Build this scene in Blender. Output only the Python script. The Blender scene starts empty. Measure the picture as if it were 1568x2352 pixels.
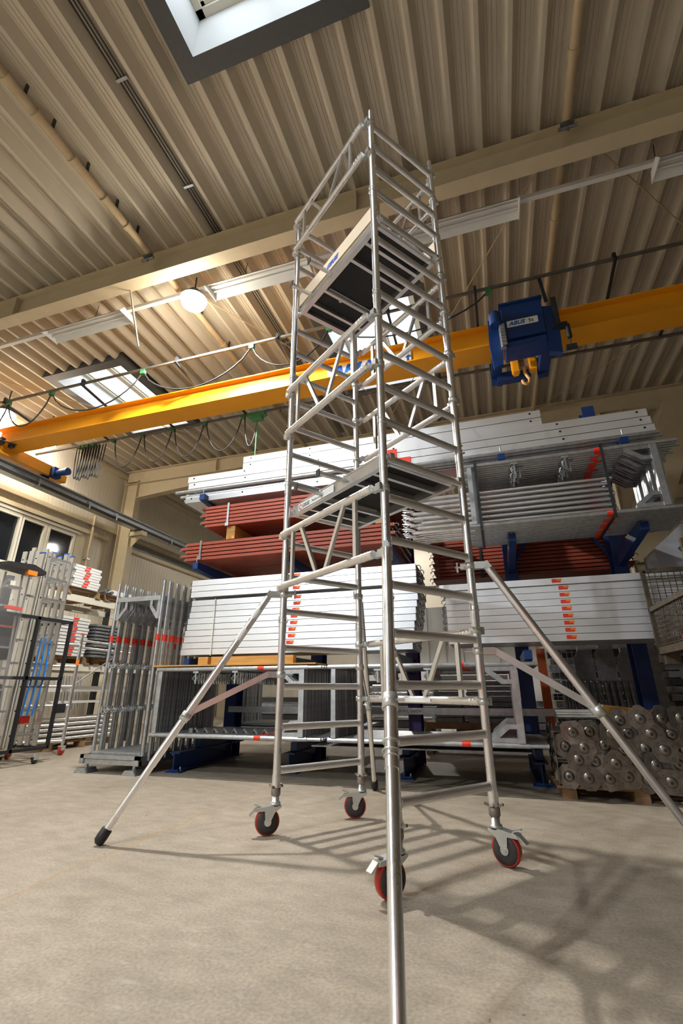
import bpy, math, random
from mathutils import Vector, Matrix
random.seed(7)
SC = bpy.context.scene
COL = SC.collection
PI = math.pi

# ------------------------------------------------------------------ camera
cd = bpy.data.cameras.new('camera')
cam = bpy.data.objects.new('camera', cd)
COL.objects.link(cam)
R_ = Vector((0.95257145, 0.3043052, -0.00244621))
D_ = Vector((-0.1094678, 0.33514636, -0.93578508))
F_ = Vector((-0.28394443, 0.89166993, 0.35256248))
cam.matrix_world = Matrix(((R_.x, -D_.x, -F_.x, 0), (R_.y, -D_.y, -F_.y, 0), (R_.z, -D_.z, -F_.z, 0.9333), (0, 0, 0, 1)))
cd.sensor_fit = 'VERTICAL'
cd.sensor_height = 36
cd.lens = 16.5075
cd.clip_start = 0.02
cd.clip_end = 200
SC.camera = cam

# ------------------------------------------------------------------ world and exposure
w = bpy.data.worlds.new('overcast')
SC.world = w
w.use_nodes = True
w.node_tree.nodes['Background'].inputs[0].default_value = (0.86, 0.93, 1.0, 1)
w.node_tree.nodes['Background'].inputs[1].default_value = 4.0
SC.view_settings.view_transform = 'Standard'
SC.view_settings.look = 'None'
SC.view_settings.gamma = 1
SC.view_settings.exposure = 0.0
SC.view_settings.use_curve_mapping = False
SC.cycles.use_denoising = True
SC.cycles.max_bounces = 8
SC.cycles.diffuse_bounces = 4
SC.cycles.glossy_bounces = 4
SC.cycles.sample_clamp_indirect = 6


def lamp(loc, power, color=(1, 0.95, 0.88), r=0.12, name='lamp_light', spot=True):
    l = bpy.data.lights.new(name, 'SPOT' if spot else 'POINT')
    if spot:            # housed lamps and added fill lamps alike shine downwards
        l.spot_size = math.radians(172)
        l.spot_blend = 0.25
    l.energy = power
    l.color = color
    l.shadow_soft_size = r
    o = bpy.data.objects.new(name, l)
    o.location = loc
    COL.objects.link(o)
    return o


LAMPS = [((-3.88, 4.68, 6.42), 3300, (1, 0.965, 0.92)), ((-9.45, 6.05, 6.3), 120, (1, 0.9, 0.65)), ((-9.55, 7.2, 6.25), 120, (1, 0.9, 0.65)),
         ((-2.98, 14.2, 6.4), 1100, (1, 0.96, 0.9)), ((-4.6, -1.6, 6.4), 700, (0.93, 0.97, 1)), ((-6.5, -7.5, 6.4), 1900, (0.86, 0.94, 1)), ((1.5, -8.5, 6.4), 150, (0.95, 0.97, 1))]  # last three: unseen fill lamps added behind the camera to brighten the decks
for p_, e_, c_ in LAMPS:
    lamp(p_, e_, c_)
for p_, e_ in (((-9.45, 6.05, 6.25), 30), ((-9.55, 7.2, 6.2), 40), ((-3.88, 4.68, 6.2), 90)):
    lamp(p_, e_, (1, 0.92, 0.75), 0.15, 'lamp_spill', False)
lamp((-0.22, -0.3, 0.95), 8, (1, 0.05, 0.015), 0.04, 'red_glint_light', False)  # unseen red light added near the camera for red glints on the tubes
SKY = [(-2.49, -0.49, -0.2, 2.45), (-2.49, -0.49, 5.85, 8.5), (-8.35, -6.35, 5.85, 8.5)]   # roof openings
for a, b, c, d in SKY:
    l = bpy.data.lights.new('skylight_portal', 'AREA')
    l.shape = 'RECTANGLE'
    l.size = b - a - 0.5
    l.size_y = d - c - 0.5
    l.cycles.is_portal = True
    o = bpy.data.objects.new('skylight_portal', l)
    o.location = ((a + b) / 2, (c + d) / 2, 7.75)
    COL.objects.link(o)


# ------------------------------------------------------------------ materials
def mat(name, col, rough=0.5, metal=0.0, noise=0.0, nscale=5.0, bump=0.0, bscale=60.0, stretch=None, coord='Object', col2=None, emis=None, alpha=None, trans=0.0, rvar=0.0, ior=1.45):
    m = bpy.data.materials.new(name)
    m.use_nodes = True
    nt = m.node_tree
    b = nt.nodes['Principled BSDF']
    b.inputs['Base Color'].default_value = (*col, 1)
    b.inputs['Roughness'].default_value = rough
    b.inputs['Metallic'].default_value = metal
    b.inputs['IOR'].default_value = ior
    if trans:
        b.inputs['Transmission Weight'].default_value = trans
    if alpha is not None:
        b.inputs['Alpha'].default_value = alpha
    if emis:
        b.inputs['Emission Color'].default_value = (*emis[0], 1)
        b.inputs['Emission Strength'].default_value = emis[1]
    if noise or bump or rvar:
        tc = nt.nodes.new('ShaderNodeTexCoord')
        mp = nt.nodes.new('ShaderNodeMapping')
        nt.links.new(tc.outputs[coord], mp.inputs[0])
        if stretch:
            mp.inputs['Scale'].default_value = stretch
        n = nt.nodes.new('ShaderNodeTexNoise')
        n.inputs['Scale'].default_value = nscale
        n.inputs['Detail'].default_value = 6
        nt.links.new(mp.outputs[0], n.inputs['Vector'])
        if noise:
            r = nt.nodes.new('ShaderNodeValToRGB')
            c2 = col2 or tuple(max(0, c * (1 - noise)) for c in col)
            r.color_ramp.elements[0].position = 0.32
            r.color_ramp.elements[1].position = 0.68
            r.color_ramp.elements[0].color = (*c2, 1)
            r.color_ramp.elements[1].color = (*col, 1)
            nt.links.new(n.outputs[0], r.inputs[0])
            nt.links.new(r.outputs[0], b.inputs['Base Color'])
        if rvar:
            mr = nt.nodes.new('ShaderNodeMapRange')
            mr.inputs['To Min'].default_value = max(0.02, rough - rvar)
            mr.inputs['To Max'].default_value = rough + rvar
            nt.links.new(n.outputs[0], mr.inputs[0])
            nt.links.new(mr.outputs[0], b.inputs['Roughness'])
        if bump:
            n2 = nt.nodes.new('ShaderNodeTexNoise')
            n2.inputs['Scale'].default_value = bscale
            n2.inputs['Detail'].default_value = 4
            nt.links.new(mp.outputs[0], n2.inputs['Vector'])
            bp = nt.nodes.new('ShaderNodeBump')
            bp.inputs['Strength'].default_value = bump
            bp.inputs['Distance'].default_value = 0.01
            nt.links.new(n2.outputs[0], bp.inputs['Height'])
            nt.links.new(bp.outputs[0], b.inputs['Normal'])
    return m


M = {}
M['alu'] = mat('aluminium tube', (0.92, 0.92, 0.93), 0.29, 1, 0.08, 9, 0.04, 90, rvar=0.06)
M['greywall'] = mat('dull grey wall', (0.32, 0.31, 0.29), 0.7)
M['alu_rib'] = mat('ribbed aluminium', (0.84, 0.83, 0.82), 0.36, 1, 0.15, 12, 0.15, 40, (1, 14, 14), rvar=0.08)
M['alu_flat'] = mat('aluminium profile', (0.82, 0.82, 0.81), 0.38, 1, 0.12, 8)
M['deck'] = mat('deck aluminium', (0.84, 0.855, 0.88), 0.36, 0.7, 0.06, 1.2, 0.05, 30, (0.3, 1, 6))
M['galv'] = mat('galvanised steel', (0.52, 0.54, 0.56), 0.4, 0.9, 0.25, 18, 0.05, 60)
M['galv_dark'] = mat('dull galvanised steel', (0.27, 0.275, 0.28), 0.5, 0.8, 0.3, 14)
M['jack'] = mat('brownish galvanised plate', (0.24, 0.215, 0.185), 0.36, 0.85, 0.4, 20)
M['zinc'] = mat('zinc plated steel', (0.72, 0.74, 0.72), 0.32, 0.8, 0.12, 14)
M['bronze'] = mat('weathered spindle steel', (0.34, 0.29, 0.25), 0.5, 0.7, 0.3, 25)
M['black'] = mat('black rubber', (0.02, 0.02, 0.022), 0.5)
M['ply_black'] = mat('black phenolic plywood', (0.018, 0.018, 0.02), 0.75, 0, 0.3, 60, 0.1, 200)
M['ply'] = mat('pale plywood', (0.78, 0.66, 0.5), 0.6, 0, 0.1, 6, 0.05, 60, (6, 1, 30))
M['plyedge'] = mat('plywood edge', (0.5, 0.33, 0.17), 0.7, 0, 0.2, 30)
M['wheel_red'] = mat('red polyurethane tyre', (0.4, 0.03, 0.014), 0.25)
M['wheel_hub'] = mat('dark wheel body', (0.05, 0.045, 0.045), 0.5)
M['beige'] = mat('beige painted roof sheet', (0.53, 0.475, 0.375), 0.45, 0, 0.05, 2)
M['beam'] = mat('beige painted steel beam', (0.58, 0.49, 0.33), 0.5, 0, 0.1, 4)
M['pipe'] = mat('ochre pipe', (0.47, 0.36, 0.22), 0.45, 0, 0.12, 6)
M['wallp'] = mat('cream wall panel', (0.64, 0.58, 0.47), 0.55, 0, 0.06, 2)
M['white'] = mat('white lacquer', (0.75, 0.75, 0.73), 0.45, 0, 0.06, 4)
M['frame_w'] = mat('cream window frame', (0.7, 0.66, 0.55), 0.5)
M['shaft'] = mat('white skylight lining', (0.8, 0.82, 0.82), 0.5)
M['trimgrey'] = mat('anthracite flashing', (0.075, 0.08, 0.085), 0.55, 0, 0.1, 30)
M['yellow'] = mat('crane yellow paint', (0.85, 0.36, 0.012), 0.45, 0, 0.06, 3)
M['blue'] = mat('gentian blue paint', (0.005, 0.035, 0.16), 0.4, 0, 0.15, 6)
M['bluedark'] = mat('rack blue paint', (0.01, 0.035, 0.14), 0.45, 0, 0.2, 6)
M['bluelight'] = mat('clear blue strap', (0.02, 0.2, 0.65), 0.45)
M['dark'] = mat('dark steel', (0.03, 0.032, 0.036), 0.45, 0.3)
M['conduit'] = mat('grey steel track', (0.2, 0.21, 0.2), 0.4, 0.7, 0.2, 8)
M['cable'] = mat('black cable', (0.03, 0.03, 0.03), 0.4)
M['green'] = mat('green cable trolley', (0.05, 0.18, 0.07), 0.5)
M['sign'] = mat('sign white', (0.8, 0.8, 0.78), 0.5)
M['ink_blue'] = mat('print blue', (0.01, 0.09, 0.42), 0.5)
M['ink_black'] = mat('print black', (0.02, 0.02, 0.02), 0.5)
M['red'] = mat('red sticker', (0.75, 0.045, 0.02), 0.5)
M['orange'] = mat('orange sticker', (0.9, 0.25, 0.02), 0.5)
M['redwood'] = mat('red stained plywood', (0.34, 0.062, 0.03), 0.55, 0, 0.35, 5, 0.05, 50, (0.6, 3, 14))
M['wood'] = mat('yellow timber', (0.68, 0.37, 0.1), 0.6, 0, 0.3, 4, 0.05, 40, (0.6, 6, 10))
M['pallet'] = mat('brown pallet wood', (0.34, 0.2, 0.1), 0.7, 0, 0.4, 8, 0.1, 40)
M['rust'] = mat('rusty wire steel', (0.13, 0.1, 0.068), 0.6, 0.4, 0.5, 20)
M['film'] = mat('clear plastic film', (0.9, 0.9, 0.9), 0.1, 0, 0, 5, 0.9, 9, alpha=0.1)
M['glass'] = mat('skylight glass', (0.95, 0.98, 1), 0.0, 0, trans=1.0, ior=1.0)
M['winglass'] = mat('dark window glass', (0.018, 0.022, 0.028), 0.06, 0, 0.5, 1.5)
M['lens'] = mat('lamp lens', (1, 1, 1), 0.3, emis=((1, 0.96, 0.9), 60))
M['purple'] = mat('violet upright', (0.05, 0.02, 0.12), 0.5)
M['orange_paint'] = mat('orange post paint', (0.6, 0.12, 0.03), 0.5)
M['greyplastic'] = mat('grey banner', (0.45, 0.47, 0.52), 0.5, 0, 0.25, 2)


def floor_mat():
    m = bpy.data.materials.new('screeded concrete')
    m.use_nodes = True
    nt = m.node_tree
    b = nt.nodes['Principled BSDF']
    tc = nt.nodes.new('ShaderNodeTexCoord')

    def noise(scale, det, st=(1, 1, 1), rot=0):
        mp = nt.nodes.new('ShaderNodeMapping')
        mp.inputs['Scale'].default_value = st
        mp.inputs['Rotation'].default_value = (0, 0, rot)
        nt.links.new(tc.outputs['Object'], mp.inputs[0])
        n = nt.nodes.new('ShaderNodeTexNoise')
        n.inputs['Scale'].default_value = scale
        n.inputs['Detail'].default_value = det
        nt.links.new(mp.outputs[0], n.inputs['Vector'])
        return n.outputs[0]

    def ramp(x, p0, c0, p1, c1):
        r = nt.nodes.new('ShaderNodeValToRGB')
        r.color_ramp.elements[0].position = p0
        r.color_ramp.elements[1].position = p1
        r.color_ramp.elements[0].color = (*c0, 1)
        r.color_ramp.elements[1].color = (*c1, 1)
        nt.links.new(x, r.inputs[0])
        return r.outputs[0]

    def mix(mode, f, a, c):
        x = nt.nodes.new('ShaderNodeMixRGB')
        x.blend_type = mode
        if isinstance(f, (int, float)):
            x.inputs[0].default_value = f
        else:
            nt.links.new(f, x.inputs[0])
        nt.links.new(a, x.inputs[1])
        nt.links.new(c, x.inputs[2])
        return x.outputs[0]
    base = ramp(noise(0.9, 8), 0.3, (0.37, 0.32, 0.25), 0.7, (0.48, 0.42, 0.335))
    mot = ramp(noise(6, 10, (1, 1.6, 1), .4), 0.3, (0.74, 0.72, 0.69), 0.7, (1.08, 1.06, 1.04))
    c = mix('MULTIPLY', 0.8, base, mot)
    fine = ramp(noise(70, 6), 0.3, (0.68, 0.68, 0.68), 0.7, (1.15, 1.15, 1.15))
    c = mix('MULTIPLY', 0.75, c, fine)
    scr = ramp(noise(7, 9, (1, 2.6, 1), 0.5), 0.6, (0, 0, 0), 0.76, (1, 1, 1))
    pale = nt.nodes.new('ShaderNodeRGB')
    pale.outputs[0].default_value = (0.55, 0.5, 0.43, 1)
    g = nt.nodes.new('ShaderNodeMath')
    g.operation = 'MULTIPLY'
    g.inputs[1].default_value = 0.5
    nt.links.new(scr, g.inputs[0])
    c = mix('MIX', g.outputs[0], c, pale.outputs[0])
    # a filled floor joint runs along the hall left of the tower
    sp = nt.nodes.new('ShaderNodeSeparateXYZ')
    nt.links.new(tc.outputs['Object'], sp.inputs[0])

    def mth(op, x, v):
        q = nt.nodes.new('ShaderNodeMath')
        q.operation = op
        nt.links.new(x, q.inputs[0])
        if hasattr(v, 'links') or not isinstance(v, (int, float)):
            nt.links.new(v, q.inputs[1])
        else:
            q.inputs[1].default_value = v
        return q.outputs[0]
    wob = mth('MULTIPLY', noise(2.5, 6), 0.16)
    dx = mth('ABSOLUTE', mth('ADD', mth('ADD', sp.outputs[0], 2.3), wob), 0)
    line = mth('MULTIPLY', mth('LESS_THAN', dx, 0.014), 0.45)
    tan = nt.nodes.new('ShaderNodeRGB')
    tan.outputs[0].default_value = (0.4, 0.25, 0.11, 1)
    c = mix('MIX', line, c, tan.outputs[0])
    spots = ramp(noise(16, 2), 0.755, (0, 0, 0), 0.77, (0.75, 0.75, 0.75))
    drk = nt.nodes.new('ShaderNodeRGB')
    drk.outputs[0].default_value = (0.13, 0.1, 0.07, 1)
    c = mix('MIX', spots, c, drk.outputs[0])
    nt.links.new(c, b.inputs['Base Color'])
    rr = nt.nodes.new('ShaderNodeMapRange')
    rr.inputs['To Min'].default_value = 0.42
    rr.inputs['To Max'].default_value = 0.7
    nt.links.new(noise(3, 6), rr.inputs[0])
    nt.links.new(rr.outputs[0], b.inputs['Roughness'])
    bp = nt.nodes.new('ShaderNodeBump')
    bp.inputs['Strength'].default_value = 0.25
    bp.inputs['Distance'].default_value = 0.004
    nt.links.new(noise(60, 6), bp.inputs['Height'])
    nt.links.new(bp.outputs[0], b.inputs['Normal'])
    return m


M['floor'] = floor_mat()


# ------------------------------------------------------------------ mesh building
class G:
    def __init__(s):
        s.v, s.f, s.sm, s.mi = [], [], [], []
        s.cur = 0

    def add(s, vs, fs, smooth=False):
        n = len(s.v)
        s.v.extend([tuple(q) for q in vs])
        for f in fs:
            s.f.append([i + n for i in f])
            s.sm.append(smooth)
            s.mi.append(s.cur)
        return s

    def box(s, x0, x1, y0, y1, z0, z1):
        vs = [(x, y, z) for x in (x0, x1) for y in (y0, y1) for z in (z0, z1)]
        return s.add(vs, [(0, 1, 3, 2), (4, 6, 7, 5), (0, 4, 5, 1), (2, 3, 7, 6), (0, 2, 6, 4), (1, 5, 7, 3)])

    def obox(s, c, ax, ay, az):
        """oriented box: centre, three half-axis vectors"""
        c, ax, ay, az = Vector(c), Vector(ax), Vector(ay), Vector(az)
        vs = [c + i * ax + j * ay + k * az for i in (-1, 1) for j in (-1, 1) for k in (-1, 1)]
        return s.add(vs, [(0, 1, 3, 2), (4, 6, 7, 5), (0, 4, 5, 1), (2, 3, 7, 6), (0, 2, 6, 4), (1, 5, 7, 3)])

    def bar(s, a, b, wd, th, up=(0, 0, 1)):
        """rectangular bar from a to b, wd across, th along up"""
        a, b, up = Vector(a), Vector(b), Vector(up)
        d = b - a
        sx = d.cross(up)
        if sx.length < 1e-5:
            sx = d.cross(Vector((1, 0, 0)))
        sx.normalize()
        uu = sx.cross(d).normalized()
        return s.obox((a + b) / 2, d / 2, sx * wd / 2, uu * th / 2)

    def tube(s, a, b, r, n=10, r2=None, caps=True):
        a, b = Vector(a), Vector(b)
        r2 = r if r2 is None else r2
        d = (b - a).normalized()
        u = d.cross(Vector((0, 0, 1)))
        if u.length < 1e-4:
            u = Vector((1, 0, 0))
        u.normalize()
        v = d.cross(u)
        vs = []
        for c, rr in ((a, r), (b, r2)):
            for i in range(n):
                t = 2 * PI * i / n
                vs.append(c + (u * math.cos(t) + v * math.sin(t)) * rr)
        s.add(vs, [(i, (i + 1) % n, n + (i + 1) % n, n + i) for i in range(n)], True)
        if caps:
            s.add(vs, [tuple(range(n))[::-1], tuple(range(n, 2 * n))])
        return s

    def path(s, pts, r, n=6, closed=False):
        pts = [Vector(p) for p in pts]
        N = len(pts)
        vs = []
        pu = None
        for i, p in enumerate(pts):
            if closed:
                d = pts[(i + 1) % N] - pts[i - 1]
            else:
                d = pts[min(i + 1, N - 1)] - pts[max(i - 1, 0)]
            d.normalize()
            u = (pu - d * pu.dot(d)) if pu else d.cross(Vector((0.13, 0.2, 1)))
            if u.length < 1e-4:
                u = d.cross(Vector((1, 0, 0)))
            u.normalize()
            pu = u
            v = d.cross(u)
            for k in range(n):
                t = 2 * PI * k / n
                vs.append(p + (u * math.cos(t) + v * math.sin(t)) * r)
        fs = []
        for i in range(N if closed else N - 1):
            j = (i + 1) % N
            for k in range(n):
                fs.append((i * n + k, i * n + (k + 1) % n, j * n + (k + 1) % n, j * n + k))
        s.add(vs, fs, True)
        if not closed:
            s.add(vs, [tuple(range(n))[::-1], tuple(range((N - 1) * n, N * n))])
        return s

    def prism(s, poly, o, ux, uy, ext):
        """polygon poly in plane (o, ux, uy) extruded by the vector ext"""
        o, ux, uy, ext = Vector(o), Vector(ux), Vector(uy), Vector(ext)
        n = len(poly)
        vs = [o + ux * p[0] + uy * p[1] for p in poly]
        vs += [q + ext for q in vs]
        return s.add(vs, [tuple(range(n))[::-1], tuple(range(n, 2 * n))] + [(i, (i + 1) % n, n + (i + 1) % n, n + i) for i in range(n)])

    def lathe(s, prof, o, ax, n=20):
        """profile of (radius, distance along ax) turned about the axis"""
        o, ax = Vector(o), Vector(ax).normalized()
        u = ax.cross(Vector((0, 0, 1)))
        if u.length < 1e-4:
            u = Vector((1, 0, 0))
        u.normalize()
        v = ax.cross(u)
        vs = []
        for r, h in prof:
            for i in range(n):
                t = 2 * PI * i / n
                vs.append(o + ax * h + (u * math.cos(t) + v * math.sin(t)) * r)
        fs = []
        for j in range(len(prof) - 1):
            for i in range(n):
                fs.append((j * n + i, j * n + (i + 1) % n, (j + 1) * n + (i + 1) % n, (j + 1) * n + i))
        return s.add(vs, fs, True)

    def ibeam(s, a, b, h, wd, tf=0.02, tw=0.012, up=(0, 0, 1)):
        """I-section, a and b on the centre line"""
        up = Vector(up)
        a, b = Vector(a), Vector(b)
        s.bar(a + up * (h / 2 - tf / 2), b + up * (h / 2 - tf / 2), wd, tf, up)
        s.bar(a - up * (h / 2 - tf / 2), b - up * (h / 2 - tf / 2), wd, tf, up)
        return s.bar(a, b, tw, h - 2 * tf, up)

    def mesh(s, name, mats, off=(0, 0, 0)):
        me = bpy.data.meshes.new(name)
        ox, oy, oz = off
        me.from_pydata([(x - ox, y - oy, z - oz) for x, y, z in s.v], [], s.f)
        for m in (mats if isinstance(mats, (list, tuple)) else [mats]):
            me.materials.append(M[m] if isinstance(m, str) else m)
        me.polygons.foreach_set('use_smooth', s.sm)
        me.polygons.foreach_set('material_index', s.mi)
        me.update()
        return me


ORIG = {}


def tag(o, label=None, cat=None, group=None, kind=None):
    if label:
        o['label'] = label
    if cat:
        o['category'] = cat
    if group:
        o['group'] = group
    if kind:
        o['kind'] = kind
    return o


def thing(name, label, cat, loc=(0, 0, 0), rz=0.0, group=None, local=False):
    """an Empty at the thing's base; parts are given in world coordinates unless local"""
    o = bpy.data.objects.new(name, None)
    o.empty_display_size = 0.1
    o.location = loc
    o.rotation_euler = (0, 0, rz)
    COL.objects.link(o)
    ORIG[o.name] = (0, 0, 0) if local else tuple(loc)
    return tag(o, label, cat, group)


def setting(name, loc=(0, 0, 0)):
    o = bpy.data.objects.new(name, None)
    o.location = loc
    COL.objects.link(o)
    ORIG[o.name] = tuple(loc)
    return tag(o, kind='structure')


def part(name, g, mats, parent, label=None, kind=None):
    org = ORIG.get(parent.name, (0, 0, 0))
    o = bpy.data.objects.new(name, g.mesh(name, mats, org))
    COL.objects.link(o)
    o.parent = parent
    ORIG[o.name] = org
    return tag(o, label, None, None, kind)


def solo(name, g, mats, label=None, cat=None, loc=(0, 0, 0), group=None, kind=None):
    o = bpy.data.objects.new(name, g.mesh(name, mats, loc))
    o.location = loc
    COL.objects.link(o)
    ORIG[o.name] = tuple(loc)
    return tag(o, label, cat, group, kind)


def struct(name, g, mats, loc=(0, 0, 0)):
    return solo(name, g, mats, loc=loc, kind='structure')


def dup(o, parent=None):
    c = o.copy()
    COL.objects.link(c)
    c.parent = parent
    for ch in list(o.children):
        dup(ch, c)
    return c


def place(root, loc, label=None, group=None, eul=None, first=None):
    c = root if (first is not None and not first) else dup(root)
    if first is not None:
        first.append(1)
    c.location = loc
    if eul is not None:
        c.rotation_euler = eul
    if label:
        c['label'] = label
    if group:
        c['group'] = group
    return c


def text(s, size, o, ux, uy, mats, parent, name='lettering', bold=0.0, shear=0.0, squash=1.0):
    cu = bpy.data.curves.new('t', 'FONT')
    cu.body = s
    cu.size = size
    cu.offset = bold
    cu.shear = shear
    cu.extrude = 0.0006
    cu.resolution_u = 3
    to = bpy.data.objects.new('t', cu)
    COL.objects.link(to)
    dg = bpy.context.evaluated_depsgraph_get()
    me = bpy.data.meshes.new_from_object(to.evaluated_get(dg))
    COL.objects.unlink(to)
    bpy.data.objects.remove(to)
    o, ux, uy = Vector(o), Vector(ux).normalized(), Vector(uy).normalized()
    un = ux.cross(uy)
    org = Vector(ORIG.get(parent.name, (0, 0, 0)))
    for v in me.vertices:
        x, y, z = v.co
        v.co = o + ux * x * squash + uy * y + un * z - org
    me.materials.clear()
    me.materials.append(M[mats])
    me.name = name
    ob = bpy.data.objects.new(name, me)
    COL.objects.link(ob)
    ob.parent = parent
    ORIG[ob.name] = tuple(org)
    return ob


ORD = ['topmost', 'second from the top', 'third from the top', 'fourth from the top', 'fifth from the top', 'sixth from the top', 'seventh from the top',
       'eighth from the top', 'ninth from the top', 'tenth from the top', 'eleventh from the top', 'twelfth from the top', 'thirteenth from the top']
NTH = ['first', 'second', 'third', 'fourth', 'fifth', 'sixth', 'seventh', 'eighth', 'ninth', 'tenth', 'eleventh', 'twelfth', 'thirteenth', 'fourteenth', 'fifteenth',
       'sixteenth', 'seventeenth', 'eighteenth', 'nineteenth', 'twentieth', 'twenty-first', 'twenty-second', 'twenty-third']

# ================================================================== THE HALL
X0, X1, Y0, Y1, H = -10.03, 13.0, -12.0, 17.0, 7.0
g = G().add([(X0 - .2, Y0, 0), (X1, Y0, 0), (X1, Y1, 0), (X0 - .2, Y1, 0)], [(0, 1, 2, 3)])
g.box(X0 - .2, X1, Y0, Y1, -.2, -.001)
struct('floor', g, 'floor')

ceil = setting('ceiling', (0, 0, H))
PER = 0.317
PROF = [(0, 0), (.045, 0), (.115, .13), (.13, .13), (.134, .122), (.138, .13), (.176, .13), (.180, .122), (.184, .13), (.222, .13), (.226, .122), (.230, .13), (.247, .13), (.317, 0)]
x = X0 - 0.3
SW = PER * 3
while x < X1:
    xa, xb = x, x + SW
    pts = []
    for k in range(3):
        for px, pz in PROF[:-1]:
            pts.append((xa + k * PER + px, H + pz))
    pts.append((xa + 3 * PER, H))
    g = G()

    def strip(pp, ya, yb):
        vs = [(px, yy, pz) for yy in (ya, yb) for px, pz in pp]
        n = len(pp)
        g.add(vs, [(i, i + 1, n + i + 1, n + i) for i in range(n - 1)])
    for i in range(len(pts) - 1):
        (a, za), (b, zb) = pts[i], pts[i + 1]
        cuts = []
        for sa, sb, sc, sd in SKY:
            if b > sa + 0.08 and a < sb - 0.08:
                cuts.append((sc + 0.08, sd - 0.08))
        yy = Y0
        for c0, c1 in sorted(cuts):
            strip([(a, za), (b, zb)], yy, c0)
            yy = c1
        strip([(a, za), (b, zb)], yy, Y1)
    part('roof_sheet', g, 'beige', ceil)
    x += SW
g = G()   # insulation above the sheets closes the roof against the sky
ys = sorted({Y0, Y1} | {s[2] + .1 for s in SKY} | {s[3] - .1 for s in SKY})
xs = sorted({X0 - .3, X1 + .3} | {s[0] + .1 for s in SKY} | {s[1] - .1 for s in SKY})
for i in range(len(xs) - 1):
    for j in range(len(ys) - 1):
        cx, cy = (xs[i] + xs[i + 1]) / 2, (ys[j] + ys[j + 1]) / 2
        if not any(s[0] < cx < s[1] and s[2] < cy < s[3] for s in SKY):
            g.box(xs[i], xs[i + 1], ys[j], ys[j + 1], H + .16, H + .3)
part('roof_insulation', g, 'trimgrey', ceil)

# skylights
for n, (a, b, c, d) in enumerate(SKY):
    wd = setting('window_%d' % (n + 4), ((a + b) / 2, (c + d) / 2, H))
    t = 0.19
    g = G()
    zt = H - .02
    for q in ((a, b, c, c + t), (a, b, d - t, d), (a, a + t, c + t, d - t), (b - t, b, c + t, d - t)):
        g.box(q[0], q[1], q[2], q[3], zt, H + .15)
    part('flashing', g, 'trimgrey', wd, 'anthracite sheet flashing round the opening')
    ia, ib, ic, id_ = a + t, b - t, c + t, d - t
    g = G()
    zb, zz, ins = H - .015, H + .5, .05
    lo = [(ia, ic), (ib, ic), (ib, id_), (ia, id_)]
    hi = [(ia + ins, ic + ins), (ib - ins, ic + ins), (ib - ins, id_ - ins), (ia + ins, id_ - ins)]
    for k in range(4):
        k2 = (k + 1) % 4
        e0, e1 = lo[k], lo[k2]
        f0, f1 = hi[k], hi[k2]
        ox, oy = (0.02 if k == 1 else -0.02 if k == 3 else 0), (0.02 if k == 2 else -0.02 if k == 0 else 0)
        vs = [(*e0, zb), (*e1, zb), (*f1, zz), (*f0, zz)]
        vs += [(q[0] + ox, q[1] + oy, q[2]) for q in vs]
        g.add(vs, [(0, 1, 2, 3), (7, 6, 5, 4), (0, 4, 5, 1), (1, 5, 6, 2), (2, 6, 7, 3), (3, 7, 4, 0)])
    part('lining', g, 'shaft', wd, 'white lining board of the skylight shaft')
    g = G()
    fa, fb, fc, fd = ia + ins, ib - ins, ic + ins, id_ - ins
    fw = .075
    mx = (fa + fb) / 2
    if n == 2:
        mx = -7.42
    for q in ((fa, fb, fc, fc + fw), (fa, fb, fd - fw, fd), (fa, fa + fw, fc, fd), (fb - fw, fb, fc, fd), (mx - .06, mx + .06, fc, fd)):
        g.box(q[0], q[1], q[2], q[3], zz - .01, zz + .07)
    for q in ((fa + fw, mx - .06), (mx + .06, fb - fw)):
        for r0 in ((q[0], q[0] + .035, fc + fw, fd - fw), (q[1] - .035, q[1], fc + fw, fd - fw), (q[0], q[1], fc + fw, fc + fw + .035), (q[0], q[1], fd - fw - .035, fd - fw)):
            g.box(r0[0], r0[1], r0[2], r0[3], zz + .03, zz + .09)
    part('frame', g, 'frame_w', wd, 'cream window frame with centre mullion')
    for q in ((fa + fw, mx - .06), (mx + .06, fb - fw)):
        g = G().box(q[0], q[1], fc + fw, fd - fw, zz + .05, zz + .056)
        part('pane', g, 'glass', wd)


# walls
def wall_panels(root, axis, fixed, lo, hi, z0, z1, holes=(), out=-1, wdt=1.0, mats='wallp'):
    """vertical micro-lined cladding panels, each its own child"""
    p = lo
    while p < hi - 1e-3:
        q = min(p + wdt, hi)
        ranges = [(z0, z1)]
        for h0, h1, hz0, hz1 in holes:
            if q > h0 + 1e-3 and p < h1 - 1e-3:
                ranges = [(z0, hz0), (hz1, z1)]
        g = G()
        for a, b in ranges:
            n = 8
            for i in range(n):
                s0 = p + (q - p) * i / n + .004
                s1 = p + (q - p) * (i + 1) / n - .004
                if axis == 'y':
                    g.box(fixed + out * .12, fixed, s0, s1, a, b)
                else:
                    g.box(s0, s1, fixed, fixed - out * .12, a, b)
            if axis == 'y':
                g.box(fixed + out * .13, fixed - .006 * -out, p, q, a, b)
            else:
                g.box(p, q, fixed + .006, fixed + .13, a, b)
        part('wall_panel', g, mats, root)
        p = q


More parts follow.
